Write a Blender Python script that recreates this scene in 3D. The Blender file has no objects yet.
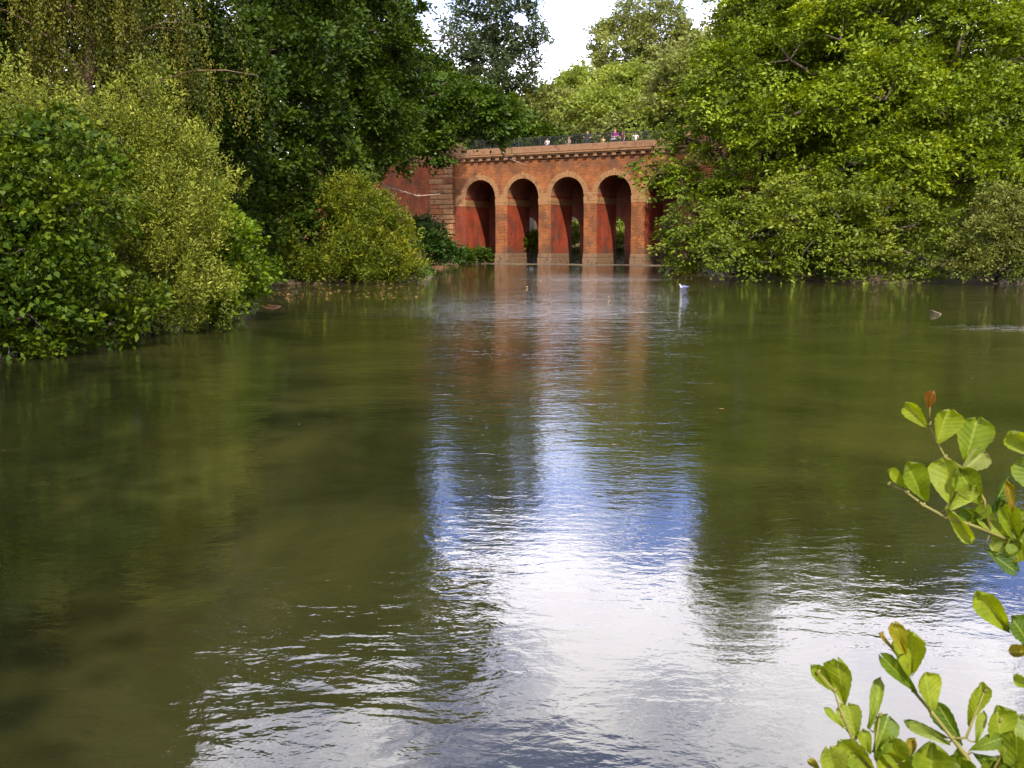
import bpy, bmesh, math, random
import numpy as np
from mathutils import Vector, Matrix

R = math.radians
sc = bpy.context.scene
COL = sc.collection
UP = np.array([0., 0., 1.])

# ------------------------------------------------------------------ camera
F = 985.0
CAMH = 1.8
PITCH = math.atan((384 - 246) / F)
cam_d = bpy.data.cameras.new('camera')
cam_d.sensor_width = 36
cam_d.lens = F / 1024 * 36
cam_d.clip_start = 0.05
cam_d.clip_end = 12000
cam = bpy.data.objects.new('camera', cam_d)
cam.location = (0, 0, CAMH)
cam.rotation_euler = (math.pi / 2 - PITCH, 0, 0)
COL.objects.link(cam)
sc.camera = cam
cam_d.dof.use_dof = True
cam_d.dof.focus_distance = 45
cam_d.dof.aperture_fstop = 18


def at(u, v, depth):
    """photo direction (u, v) at the given distance along the ground -> world point"""
    x = (u - 512) / F
    y = -(v - 384) / F
    d = Vector((x, math.cos(PITCH) + y * math.sin(PITCH), -math.sin(PITCH) + y * math.cos(PITCH)))
    return Vector((0, 0, CAMH)) + d * (depth / d.y)


# ------------------------------------------------------------------ materials
def newmat(name):
    m = bpy.data.materials.new(name)
    m.use_nodes = True
    nt = m.node_tree
    nt.nodes.clear()
    return m, nt, nt.nodes, nt.links


def N(nodes, kind, **kw):
    n = nodes.new(kind)
    for k, v in kw.items():
        if k in n.inputs.keys():
            n.inputs[k].default_value = v
        else:
            setattr(n, k, v)
    return n


def ramp(nodes, stops):
    r = nodes.new('ShaderNodeValToRGB')
    el = r.color_ramp.elements
    el[0].position, el[0].color = stops[0][0], (*stops[0][1], 1)
    el[1].position, el[1].color = stops[-1][0], (*stops[-1][1], 1)
    for p, c in stops[1:-1]:
        e = el.new(p)
        e.color = (*c, 1)
    return r


def leafmat(name, dark, mid, light, trans=0.32, rough=0.55, spec=0.2):
    m, nt, n, l = newmat(name)
    a = N(n, 'ShaderNodeAttribute', attribute_name='tint')
    r = ramp(n, [(0.0, dark), (0.5, mid), (1.0, light)])
    l.new(a.outputs['Fac'], r.inputs[0])
    p = n.new('ShaderNodeBsdfPrincipled')
    p.inputs['Roughness'].default_value = rough
    p.inputs['Specular IOR Level'].default_value = spec
    l.new(r.outputs[0], p.inputs['Base Color'])
    t = n.new('ShaderNodeBsdfTranslucent')
    h = N(n, 'ShaderNodeHueSaturation', Hue=0.485, Saturation=1.1, Value=1.35)
    l.new(r.outputs[0], h.inputs['Color'])
    l.new(h.outputs[0], t.inputs['Color'])
    mx = n.new('ShaderNodeMixShader')
    mx.inputs[0].default_value = trans
    l.new(p.outputs[0], mx.inputs[1])
    l.new(t.outputs[0], mx.inputs[2])
    o = n.new('ShaderNodeOutputMaterial')
    l.new(mx.outputs[0], o.inputs[0])
    return m


def noisy(name, c1, c2, scale=3.0, rough=0.85, bump=0.2, detail=6, c3=None, spec=0.25):
    m, nt, n, l = newmat(name)
    tc = n.new('ShaderNodeTexCoord')
    ns = N(n, 'ShaderNodeTexNoise', Scale=scale, Detail=detail, Roughness=0.65)
    l.new(tc.outputs['Object'], ns.inputs['Vector'])
    stops = [(0.3, c1), (0.7, c2)] if c3 is None else [(0.3, c1), (0.5, c2), (0.7, c3)]
    r = ramp(n, stops)
    l.new(ns.outputs['Fac'], r.inputs[0])
    p = n.new('ShaderNodeBsdfPrincipled')
    p.inputs['Roughness'].default_value = rough
    p.inputs['Specular IOR Level'].default_value = spec
    l.new(r.outputs[0], p.inputs['Base Color'])
    if bump:
        b = N(n, 'ShaderNodeBump', Strength=bump, Distance=0.05)
        l.new(ns.outputs['Fac'], b.inputs['Height'])
        l.new(b.outputs[0], p.inputs['Normal'])
    o = n.new('ShaderNodeOutputMaterial')
    l.new(p.outputs[0], o.inputs[0])
    return m


def brickmat(name, c1, c2, mortar, stain=(0.05, 0.035, 0.025), stain_amt=0.5, axis='XZ', pale=None):
    """brick courses in object space, with soot patches and damp near the waterline"""
    m, nt, n, l = newmat(name)
    tc = n.new('ShaderNodeTexCoord')
    sp = n.new('ShaderNodeSeparateXYZ')
    l.new(tc.outputs['Object'], sp.inputs[0])
    cb = n.new('ShaderNodeCombineXYZ')
    l.new(sp.outputs[{'XZ': 'X', 'YZ': 'Y'}[axis]], cb.inputs[0])
    l.new(sp.outputs['Z'], cb.inputs[1])
    bt = N(n, 'ShaderNodeTexBrick', Scale=1.0)
    bt.inputs['Color1'].default_value = (*c1, 1)
    bt.inputs['Color2'].default_value = (*c2, 1)
    bt.inputs['Mortar'].default_value = (*mortar, 1)
    bt.inputs['Brick Width'].default_value = 0.40
    bt.inputs['Row Height'].default_value = 0.15
    bt.inputs['Mortar Size'].default_value = 0.022
    bt.inputs['Bias'].default_value = 0.0
    l.new(cb.outputs[0], bt.inputs['Vector'])
    n1 = N(n, 'ShaderNodeTexNoise', Scale=0.55, Detail=7, Roughness=0.68)
    l.new(tc.outputs['Object'], n1.inputs['Vector'])
    r1 = ramp(n, [(0.44, (0, 0, 0)), (0.68, (1, 1, 1))])
    l.new(n1.outputs['Fac'], r1.inputs[0])
    mul = N(n, 'ShaderNodeMath', operation='MULTIPLY')
    l.new(r1.outputs[0], mul.inputs[0])
    mul.inputs[1].default_value = stain_amt
    mx = N(n, 'ShaderNodeMix', data_type='RGBA')
    l.new(mul.outputs[0], mx.inputs[0])
    l.new(bt.outputs['Color'], mx.inputs[6])
    mx.inputs[7].default_value = (*stain, 1)
    last = mx.outputs[2]
    # vertical weathering streaks
    mp = N(n, 'ShaderNodeMapping')
    mp.inputs['Scale'].default_value = (0.9, 0.9, 0.45)
    l.new(tc.outputs['Object'], mp.inputs[0])
    n2 = N(n, 'ShaderNodeTexNoise', Scale=1.0, Detail=5, Roughness=0.6)
    l.new(mp.outputs[0], n2.inputs['Vector'])
    r2 = ramp(n, [(0.3, (0.5, 0.48, 0.45)), (0.62, (1.15, 1.15, 1.1))])
    l.new(n2.outputs['Fac'], r2.inputs[0])
    m2 = N(n, 'ShaderNodeMix', data_type='RGBA', blend_type='MULTIPLY')
    m2.inputs[0].default_value = 0.8
    l.new(last, m2.inputs[6])
    l.new(r2.outputs[0], m2.inputs[7])
    last = m2.outputs[2]
    # tide mark: silt and algae on the lowest metre
    mr = N(n, 'ShaderNodeMapRange')
    mr.inputs['From Min'].default_value = 0.5
    mr.inputs['From Max'].default_value = 1.9
    mr.inputs['To Min'].default_value = 1.0
    mr.inputs['To Max'].default_value = 0.0
    ad = N(n, 'ShaderNodeMath', operation='MULTIPLY_ADD')
    l.new(n1.outputs['Fac'], ad.inputs[0])
    ad.inputs[1].default_value = -2.2
    l.new(sp.outputs['Z'], ad.inputs[2])
    ad2 = N(n, 'ShaderNodeMath', operation='ADD')
    l.new(ad.outputs[0], ad2.inputs[0])
    ad2.inputs[1].default_value = 1.1
    l.new(ad2.outputs[0], mr.inputs['Value'])
    m3 = N(n, 'ShaderNodeMix', data_type='RGBA')
    l.new(mr.outputs[0], m3.inputs[0])
    l.new(last, m3.inputs[6])
    m3.inputs[7].default_value = (0.075, 0.045, 0.026, 1)
    last = m3.outputs[2]
    p = n.new('ShaderNodeBsdfPrincipled')
    p.inputs['Roughness'].default_value = 0.9
    p.inputs['Specular IOR Level'].default_value = 0.2
    l.new(last, p.inputs['Base Color'])
    b = N(n, 'ShaderNodeBump', Strength=0.5, Distance=0.02)
    l.new(bt.outputs['Fac'], b.inputs['Height'])
    b.invert = True
    l.new(b.outputs[0], p.inputs['Normal'])
    o = n.new('ShaderNodeOutputMaterial')
    l.new(p.outputs[0], o.inputs[0])
    return m


M = {}
M['brick'] = brickmat('brick_orange', (0.25, 0.066, 0.015), (0.155, 0.036, 0.010), (0.22, 0.115, 0.045), stain_amt=0.8)
M['brick_red'] = brickmat('brick_red', (0.29, 0.037, 0.009), (0.20, 0.024, 0.007), (0.18, 0.04, 0.017), stain_amt=0.85, axis='YZ')
M['brick_jamb'] = brickmat('brick_red_front', (0.17, 0.028, 0.010), (0.12, 0.02, 0.008), (0.14, 0.045, 0.02), stain_amt=0.5)
M['brick_wing'] = brickmat('brick_wing', (0.22, 0.050, 0.013), (0.14, 0.030, 0.010), (0.16, 0.06, 0.024), stain_amt=0.6)
M['brick_vault'] = brickmat('brick_vault', (0.25, 0.07, 0.04), (0.18, 0.05, 0.03), (0.2, 0.08, 0.05), stain_amt=0.5, axis='YZ')
M['buff'] = noisy('buff_stone', (0.095, 0.046, 0.02), (0.23, 0.115, 0.047), 1.4, c3=(0.165, 0.08, 0.033), bump=0.3)
M['stone'] = noisy('weathered_stone', (0.055, 0.028, 0.014), (0.22, 0.11, 0.046), 1.6, c3=(0.125, 0.062, 0.027), bump=0.3)
M['coping'] = noisy('coping_stone', (0.085, 0.042, 0.022), (0.19, 0.10, 0.05), 1.2, c3=(0.13, 0.066, 0.034), bump=0.2)
M['plinth'] = noisy('stained_plinth_stone', (0.035, 0.024, 0.014), (0.16, 0.092, 0.05), 2.2, c3=(0.08, 0.05, 0.028), bump=0.4)
M['iron'] = noisy('painted_iron', (0.012, 0.014, 0.012), (0.03, 0.032, 0.028), 8, rough=0.5, bump=0)
M['deck'] = noisy('deck_gravel', (0.20, 0.16, 0.12), (0.30, 0.25, 0.19), 5)
M['bark'] = noisy('bark_dark', (0.025, 0.018, 0.012), (0.09, 0.065, 0.045), 6, bump=0.8)
M['bark_pink'] = noisy('bark_pinkish', (0.07, 0.042, 0.028), (0.19, 0.11, 0.075), 4, bump=0.5)
M['dead'] = noisy('dead_wood_pale', (0.20, 0.13, 0.095), (0.36, 0.26, 0.20), 6, bump=0.3)
M['mud'] = noisy('mud', (0.085, 0.05, 0.026), (0.19, 0.115, 0.06), 0.6, c3=(0.13, 0.08, 0.04), rough=0.7, bump=0.3)
M['litter'] = leafmat('floating_leaf_litter', (0.14, 0.07, 0.025), (0.24, 0.13, 0.04), (0.36, 0.22, 0.07), 0.1)

# foliage palettes: natural leaf colours of each species, olive and far ones lightened for haze
M['lf_alder'] = leafmat('alder_leaf', (0.013, 0.029, 0.001), (0.038, 0.068, 0.002), (0.12, 0.15, 0.006), 0.28, spec=0.15)
M['lf_alder_bright'] = leafmat('bright_alder_leaf', (0.03, 0.06, 0.002), (0.07, 0.12, 0.004), (0.14, 0.19, 0.008), 0.32)
M['lf_willow'] = leafmat('grey_willow_leaf', (0.035, 0.052, 0.003), (0.12, 0.142, 0.010), (0.31, 0.32, 0.045), 0.28)
M['lf_weep'] = leafmat('weeping_leaf', (0.025, 0.032, 0.002), (0.065, 0.072, 0.004), (0.13, 0.12, 0.010), 0.3)
M['lf_dark'] = leafmat('dark_wood_leaf', (0.009, 0.020, 0.001), (0.023, 0.043, 0.002), (0.055, 0.088, 0.005), 0.25, spec=0.15)
M['lf_limb'] = leafmat('lime_tree_leaf', (0.018, 0.038, 0.003), (0.042, 0.078, 0.004), (0.085, 0.13, 0.008), 0.28, spec=0.18)
M['lf_yellow'] = leafmat('yellow_green_willow_leaf', (0.025, 0.045, 0.001), (0.068, 0.092, 0.003), (0.18, 0.18, 0.008), 0.32, spec=0.2)
M['lf_holly'] = leafmat('dark_bush_leaf', (0.012, 0.03, 0.003), (0.025, 0.055, 0.005), (0.05, 0.09, 0.01), 0.2, spec=0.2)
M['lf_blue'] = leafmat('blue_green_leaf', (0.024, 0.038, 0.013), (0.048, 0.068, 0.022), (0.09, 0.115, 0.036), 0.2)
M['lf_olive'] = leafmat('olive_hazed_leaf', (0.075, 0.09, 0.02), (0.145, 0.165, 0.034), (0.24, 0.25, 0.06), 0.32)  # distance haze is put into this olive as a paler leaf colour
M['lf_far'] = leafmat('far_hazed_leaf', (0.09, 0.125, 0.018), (0.175, 0.215, 0.03), (0.28, 0.32, 0.055), 0.36)  # leaf colour raised to imitate haze over the far trees
M['lf_big'] = leafmat('big_tree_leaf', (0.032, 0.058, 0.002), (0.105, 0.15, 0.004), (0.235, 0.28, 0.014), 0.32, spec=0.2)
M['lf_low'] = leafmat('low_tree_leaf', (0.028, 0.048, 0.002), (0.086, 0.114, 0.006), (0.19, 0.215, 0.02), 0.28, spec=0.2)
M['lf_grey'] = leafmat('grey_sallow_leaf', (0.035, 0.048, 0.006), (0.085, 0.10, 0.012), (0.17, 0.17, 0.03), 0.26)
M['lf_cover'] = leafmat('undergrowth_leaf', (0.025, 0.05, 0.006), (0.06, 0.10, 0.012), (0.11, 0.16, 0.02), 0.25)


# ------------------------------------------------------------------ mesh helpers
def link_mesh(name, V, Fc, mats, parent=None, tint=None, smooth=False, midx=None):
    """V (n,3); Fc (m,4) or (m,3) int array, or list of lists"""
    me = bpy.data.meshes.new(name)
    if isinstance(Fc, np.ndarray):
        V = np.asarray(V, np.float32)
        k = Fc.shape[1]
        me.vertices.add(len(V))
        me.vertices.foreach_set('co', V.ravel())
        me.loops.add(Fc.size)
        me.loops.foreach_set('vertex_index', Fc.astype(np.int32).ravel())
        me.polygons.add(len(Fc))
        me.polygons.foreach_set('loop_start', np.arange(0, Fc.size, k, dtype=np.int32))
        me.update(calc_edges=True)
    else:
        me.from_pydata([tuple(v) for v in V], [], Fc)
        me.update()
    if tint is not None:
        at_ = me.attributes.new('tint', 'FLOAT', 'POINT')
        at_.data.foreach_set('value', np.asarray(tint, np.float32))
    for m in (mats if isinstance(mats, (list, tuple)) else [mats]):
        me.materials.append(m)
    if midx is not None:
        me.polygons.foreach_set('material_index', np.asarray(midx, np.int32))
    if smooth:
        me.polygons.foreach_set('use_smooth', np.ones(len(me.polygons), bool))
    o = bpy.data.objects.new(name, me)
    COL.objects.link(o)
    if parent:
        o.parent = parent
    return o


class MB:
    """collects simple solids; build() links ONE mesh object"""

    def __init__(self):
        self.v, self.f, self.mi = [], [], []

    def add(self, vs, fs, mi=0):
        k = len(self.v)
        self.v += [tuple(v) for v in vs]
        self.f += [[i + k for i in f] for f in fs]
        self.mi += [mi] * len(fs) if isinstance(mi, int) else list(mi)

    def box(self, x0, x1, y0, y1, z0, z1, mi=0):
        # faces: bottom, top, front(-y), back, left(-x), right
        vs = [(x0, y0, z0), (x1, y0, z0), (x1, y1, z0), (x0, y1, z0), (x0, y0, z1), (x1, y0, z1), (x1, y1, z1), (x0, y1, z1)]
        fs = [(3, 2, 1, 0), (4, 5, 6, 7), (0, 1, 5, 4), (2, 3, 7, 6), (3, 0, 4, 7), (1, 2, 6, 5)]
        self.add(vs, fs, mi)

    def bbox(self, x0, x1, y0, y1, z0, z1, b=0.02, mi=0):
        """box with chamfered vertical and top edges"""
        bm = bmesh.new()
        bmesh.ops.create_cube(bm, size=1)
        for v in bm.verts:
            v.co = Vector((x0 + (v.co.x + .5) * (x1 - x0), y0 + (v.co.y + .5) * (y1 - y0), z0 + (v.co.z + .5) * (z1 - z0)))
        bmesh.ops.bevel(bm, geom=bm.edges[:], offset=b, segments=1, affect='EDGES')
        bm.verts.index_update()
        self.add([v.co.copy() for v in bm.verts], [[v.index for v in f.verts] for f in bm.faces], mi)
        bm.free()

    def tube(self, pts, radii, sides=6, mi=0, cap=True):
        pts = [Vector(p) for p in pts]
        k = len(self.v)
        ref = Vector((0.3, 0.5, 0.81)).normalized()
        for i, p in enumerate(pts):
            d = (pts[min(i + 1, len(pts) - 1)] - pts[max(i - 1, 0)])
            if d.length < 1e-6:
                d = Vector((0, 0, 1))
            d.normalize()
            a = d.cross(ref)
            if a.length < 0.1:
                a = d.cross(Vector((1, 0, 0)))
            a.normalize()
            b = d.cross(a)
            r = radii[i] if not isinstance(radii, (int, float)) else radii
            for j in range(sides):
                t = 2 * math.pi * j / sides
                self.v.append(tuple(p + (a * math.cos(t) + b * math.sin(t)) * r))
        for i in range(len(pts) - 1):
            for j in range(sides):
                a0 = k + i * sides + j
                a1 = k + i * sides + (j + 1) % sides
                self.f.append([a0, a1, a1 + sides, a0 + sides])
                self.mi.append(mi)
        if cap:
            e = k + (len(pts) - 1) * sides
            self.f.append([e + j for j in range(sides)])
            self.f.append([k + j for j in reversed(range(sides))])
            self.mi += [mi, mi]

    def build(self, name, mats, parent=None, smooth=False):
        o = link_mesh(name, self.v, self.f, mats, parent, smooth=smooth, midx=self.mi)
        return o


def tag(o, label=None, cat=None, group=None, kind=None):
    if label:
        o['label'] = label
    if cat:
        o['category'] = cat
    if group:
        o['group'] = group
    if kind:
        o['kind'] = kind
    return o


def thing(name, label, cat, loc=(0, 0, 0), rotz=0, group=None):
    o = bpy.data.objects.new(name, None)
    COL.objects.link(o)
    o.location = loc
    o.rotation_euler = (0, 0, rotz)
    o.empty_display_size = 0.3
    return tag(o, label, cat, group)


# ------------------------------------------------------------------ bridge frame
PITCH_B = 5.05
BR0 = Vector((-3.32, 105.0, 0))
BANG = R(-28.8)
BM = Matrix.Translation(BR0) @ Matrix.Rotation(BANG, 4, 'Z')
BMi = BM.inverted()


def bx_from_u(u):
    return PITCH_B * (u - 480.5) / (30.1 + 0.02315 * u)


# ------------------------------------------------------------------ terrain
POND = np.array([(-14, 2.0), (-10.8, 8), (-9.9, 15), (-9.2, 20), (-8.7, 26), (-10.5, 33), (-14.0, 41), (-13.2, 47.0), (-9, 48.2),
                 (-5.2, 49.8), (-4.4, 54), (-5.5, 66), (-7.4, 82), (-8.2, 97), (-9.5, 108), (-6.3, 114), (22.5, 97.5), (19.5, 91),
                 (14.5, 77), (12.6, 63), (12.8, 53.5), (17, 49.8), (24, 47.8), (40, 45), (48, 30), (42, 10), (20, 2.4), (6, 1.5),
                 (0, 1.2), (-6, 1.4)], float)


def signed_dist(X, Y):
    d = np.full(X.shape, 1e9)
    inside = np.zeros(X.shape, bool)
    n = len(POND)
    for i in range(n):
        ax, ay = POND[i]
        bx, by = POND[(i + 1) % n]
        ex, ey = bx - ax, by - ay
        t = np.clip(((X - ax) * ex + (Y - ay) * ey) / (ex * ex + ey * ey), 0, 1)
        d = np.minimum(d, np.hypot(X - ax - t * ex, Y - ay - t * ey))
        c = ((ay > Y) != (by > Y)) & (X < ex * (Y - ay) / (ey if abs(ey) > 1e-9 else 1e-9) + ax)
        inside ^= c
    return np.where(inside, -d, d)


def sstep(a, b, x):
    t = np.clip((x - a) / (b - a), 0, 1)
    return t * t * (3 - 2 * t)


def ground_z(X, Y):
    X = np.asarray(X, float)
    Y = np.asarray(Y, float)
    d = signed_dist(X, Y)
    wob = 0.25 * np.sin(X * 0.31 + 1.3) * np.cos(Y * 0.27) + 0.12 * np.sin(X * 0.9 + Y * 0.7)
    out = 0.10 + 0.16 * np.minimum(d, 14) + 0.05 * np.clip(d - 14, 0, 60) + wob * sstep(0.5, 4, d) * 0.6
    near = sstep(9, 3, np.hypot(X, Y))
    out = out * (1 - near) + (0.08 + 0.05 * d) * near
    inn = np.maximum(-0.12 + 0.22 * d, -1.3)
    z = np.where(d > 0, out, inn)
    # bridge-local coordinates
    c, s = math.cos(BANG), math.sin(BANG)
    lx = (X - BR0.x) * c + (Y - BR0.y) * s
    lt = -(X - BR0.x) * s + (Y - BR0.y) * c
    # the hill beyond the viaduct
    beyond = np.clip(lt - 10, 0, 150)
    z = z + np.where(d > 0, 0.115 * beyond * sstep(10, 22, lt), 0)
    # embankments carrying the path up to both ends of the viaduct
    ex = np.maximum(np.maximum(-9.0 - lx, lx - 31.0) * -1, 0)
    et = np.maximum(np.maximum(2.6 - lt, lt - 5.5), 0)
    emb = 11.2 - 1.9 * np.hypot(ex, et * np.where(lt < 2.6, 2.2, 1.0))
    z = np.maximum(z, np.where(lt > 1.6, emb, -9))
    # low strip added along the viaduct foot, standing in for a pale reflection
    reflect_strip = 0.035 + 0.05 * np.sin(lx * 0.8) * np.cos(lt * 1.1) - 0.05 * sstep(-2, -8, lt)
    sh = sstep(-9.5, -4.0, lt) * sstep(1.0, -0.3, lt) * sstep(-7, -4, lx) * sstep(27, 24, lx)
    z = np.where(d < 0.5, z * (1 - sh) + reflect_strip * sh, z)
    return z


def gz(x, y):
    return float(ground_z(np.array([x]), np.array([y]))[0])


def axis_coords(lo, hi, step, far):
    a = np.arange(lo, hi + step / 2, step)
    g = step * np.cumsum(1.35 ** np.arange(1, 40))
    g = g[g < far]
    return np.concatenate([(lo - g)[::-1], a, hi + g])


gx = axis_coords(-60, 75, 1.1, 5000)
gy = axis_coords(-12, 190, 1.1, 5000)
GX, GY = np.meshgrid(gx, gy)
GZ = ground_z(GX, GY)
farr = np.hypot(GX, GY - 80)
GZ = np.where(farr > 400, np.minimum(GZ, 26), GZ)
V = np.stack([GX, GY, GZ], -1).reshape(-1, 3)
nx, ny = len(gx), len(gy)
idx = np.arange(nx * ny).reshape(ny, nx)
FQ = np.stack([idx[:-1, :-1], idx[:-1, 1:], idx[1:, 1:], idx[1:, :-1]], -1).reshape(-1, 4)
m, nt, n, l = newmat('bank_soil')
tc = n.new('ShaderNodeTexCoord')
n1 = N(n, 'ShaderNodeTexNoise', Scale=0.35, Detail=8, Roughness=0.7)
n2 = N(n, 'ShaderNodeTexNoise', Scale=6.0, Detail=6, Roughness=0.7)
l.new(tc.outputs['Object'], n1.inputs['Vector'])
l.new(tc.outputs['Object'], n2.inputs['Vector'])
r1 = ramp(n, [(0.35, (0.05, 0.034, 0.018)), (0.5, (0.09, 0.06, 0.03)), (0.65, (0.045, 0.06, 0.014))])
l.new(n1.outputs['Fac'], r1.inputs[0])
r2 = ramp(n, [(0.3, (0.6, 0.6, 0.6)), (0.7, (1.4, 1.3, 1.2))])
l.new(n2.outputs['Fac'], r2.inputs[0])
mx = N(n, 'ShaderNodeMix', data_type='RGBA', blend_type='MULTIPLY')
mx.inputs[0].default_value = 1
l.new(r1.outputs[0], mx.inputs[6])
l.new(r2.outputs[0], mx.inputs[7])
p = N(n, 'ShaderNodeBsdfPrincipled', Roughness=0.95)
l.new(mx.outputs[2], p.inputs['Base Color'])
b = N(n, 'ShaderNodeBump', Strength=0.6, Distance=0.08)
l.new(n2.outputs['Fac'], b.inputs['Height'])
l.new(b.outputs[0], p.inputs['Normal'])
o = n.new('ShaderNodeOutputMaterial')
l.new(p.outputs[0], o.inputs[0])
M['ground'] = m
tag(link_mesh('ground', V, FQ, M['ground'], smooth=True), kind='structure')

# ------------------------------------------------------------------ water
m, nt, n, l = newmat('pond_water')
tc = n.new('ShaderNodeTexCoord')


def wave(scale, sx, sy, detail, rough=0.5, dist=0.0, rot=0.0):
    mp = n.new('ShaderNodeMapping')
    mp.inputs['Scale'].default_value = (sx, sy, 1)
    mp.inputs['Rotation'].default_value = (0, 0, rot)
    l.new(tc.outputs['Object'], mp.inputs[0])
    t = N(n, 'ShaderNodeTexNoise', Scale=scale, Detail=detail, Roughness=rough, Distortion=dist)
    l.new(mp.outputs[0], t.inputs['Vector'])
    return t.outputs['Fac']


def mth(op, a, b=None, c=None):
    q = N(n, 'ShaderNodeMath', operation=op)
    for i, x in enumerate((a, b, c)):
        if x is None:
            continue
        if isinstance(x, (int, float)):
            q.inputs[i].default_value = x
        else:
            l.new(x, q.inputs[i])
    return q.outputs[0]


# gusts: where the breeze touches the pond the ripples are steeper
gust = ramp(n, [(0.42, (0, 0, 0)), (0.66, (1, 1, 1))])
l.new(wave(0.11, 0.7, 1.2, 3, 0.5, 0.6), gust.inputs[0])


def spot(cx, cy, rx, ry, soft=0.5):
    """an elliptical cat's-paw of wind on the water"""
    sep = n.new('ShaderNodeSeparateXYZ')
    l.new(tc.outputs['Object'], sep.inputs[0])
    wob = wave(0.5, 1, 1, 4, 0.6)
    dx = mth('DIVIDE', mth('SUBTRACT', sep.outputs[0], cx), rx)
    dy = mth('DIVIDE', mth('SUBTRACT', sep.outputs[1], cy), ry)
    d = mth('SQRT', mth('ADD', mth('MULTIPLY', dx, dx), mth('MULTIPLY', dy, dy)))
    d = mth('ADD', d, mth('MULTIPLY', mth('SUBTRACT', wob, 0.5), 1.1))
    mr = N(n, 'ShaderNodeMapRange', interpolation_type='SMOOTHSTEP')
    mr.inputs['From Min'].default_value = 1.0 + soft * 0.4
    mr.inputs['From Max'].default_value = 1.0 - soft
    l.new(d, mr.inputs['Value'])
    return mr.outputs[0]


patch = mth('MAXIMUM', mth('MAXIMUM', spot(-1.4, 28.5, 6.0, 4.8, 0.45), spot(5.0, 54.0, 5.5, 3.6, 0.4)),
            mth('MAXIMUM', spot(11.6, 21.8, 2.6, 1.1, 0.5), spot(-0.9, 4.3, 1.2, 1.6, 0.8)))
patch = mth('MAXIMUM', patch, mth('MULTIPLY', spot(2.5, 50, 10.0, 38.0, 0.9), 0.5))
big = wave(1.1, 0.55, 1.0, 2, 0.5, 0.4, R(8))
mid = wave(3.2, 0.5, 1.0, 3, 0.55, 0.5, R(-10))
fin = wave(11.0, 0.7, 1.0, 3, 0.6, 0.3, R(15))
amp_f = mth('ADD', 0.0030, mth('ADD', mth('MULTIPLY', gust.outputs[0], 0.0012), mth('MULTIPLY', patch, 0.003)))
amp_m = mth('ADD', 0.0036, mth('ADD', mth('MULTIPLY', gust.outputs[0], 0.005), mth('MULTIPLY', patch, 0.022)))
sepw = n.new('ShaderNodeSeparateXYZ')
l.new(tc.outputs['Object'], sepw.inputs[0])
fetch = N(n, 'ShaderNodeMapRange', interpolation_type='SMOOTHSTEP')     # sheltered near the banks, breezier out on the pond
fetch.inputs['From Min'].default_value = 3.0
fetch.inputs['From Max'].default_value = 30.0
fetch.inputs['To Min'].default_value = 0.42
fetch.inputs['To Max'].default_value = 2.7
l.new(sepw.outputs[1], fetch.inputs['Value'])
amp_f = mth('MULTIPLY', amp_f, fetch.outputs[0])
amp_m = mth('MULTIPLY', amp_m, fetch.outputs[0])
hgt = mth('ADD', mth('MULTIPLY', big, mth('MULTIPLY', 0.0055, mth('MULTIPLY', fetch.outputs[0], fetch.outputs[0]))), mth('ADD', mth('MULTIPLY', mid, amp_m), mth('MULTIPLY', fin, amp_f)))
bmp = N(n, 'ShaderNodeBump', Strength=1.0, Distance=1.0)
l.new(hgt, bmp.inputs['Height'])
murk = ramp(n, [(0.33, (0.010, 0.0095, 0.0028)), (0.52, (0.0200, 0.0200, 0.0058)), (0.70, (0.034, 0.031, 0.0075))])
l.new(wave(0.35, 1, 1, 5, 0.6, 0.8), murk.inputs[0])
p = N(n, 'ShaderNodeBsdfPrincipled', Roughness=0.02, IOR=1.7)
l.new(murk.outputs[0], p.inputs['Base Color'])
l.new(bmp.outputs[0], p.inputs['Normal'])
o = n.new('ShaderNodeOutputMaterial')
l.new(p.outputs[0], o.inputs[0])
wx, wy = np.linspace(-30, 62, 24), np.linspace(0.2, 122, 32)
WX, WY = np.meshgrid(wx, wy)
idx = np.arange(WX.size).reshape(WX.shape)
FW = np.stack([idx[:-1, :-1], idx[:-1, 1:], idx[1:, 1:], idx[1:, :-1]], -1).reshape(-1, 4)
tag(link_mesh('water', np.stack([WX, WY, WX * 0], -1).reshape(-1, 3), FW, m), kind='structure')

# ------------------------------------------------------------------ viaduct
HW, ZS, ZT, DEP = 1.82, 6.84, 10.5, 4.95
XL, XR = -0.63 * PITCH_B, 4.63 * PITCH_B
bridge = thing('viaduct', 'red brick viaduct with tall round arches, stone cornice and iron railing across the pond', 'bridge',
               BR0, BANG)


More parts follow.
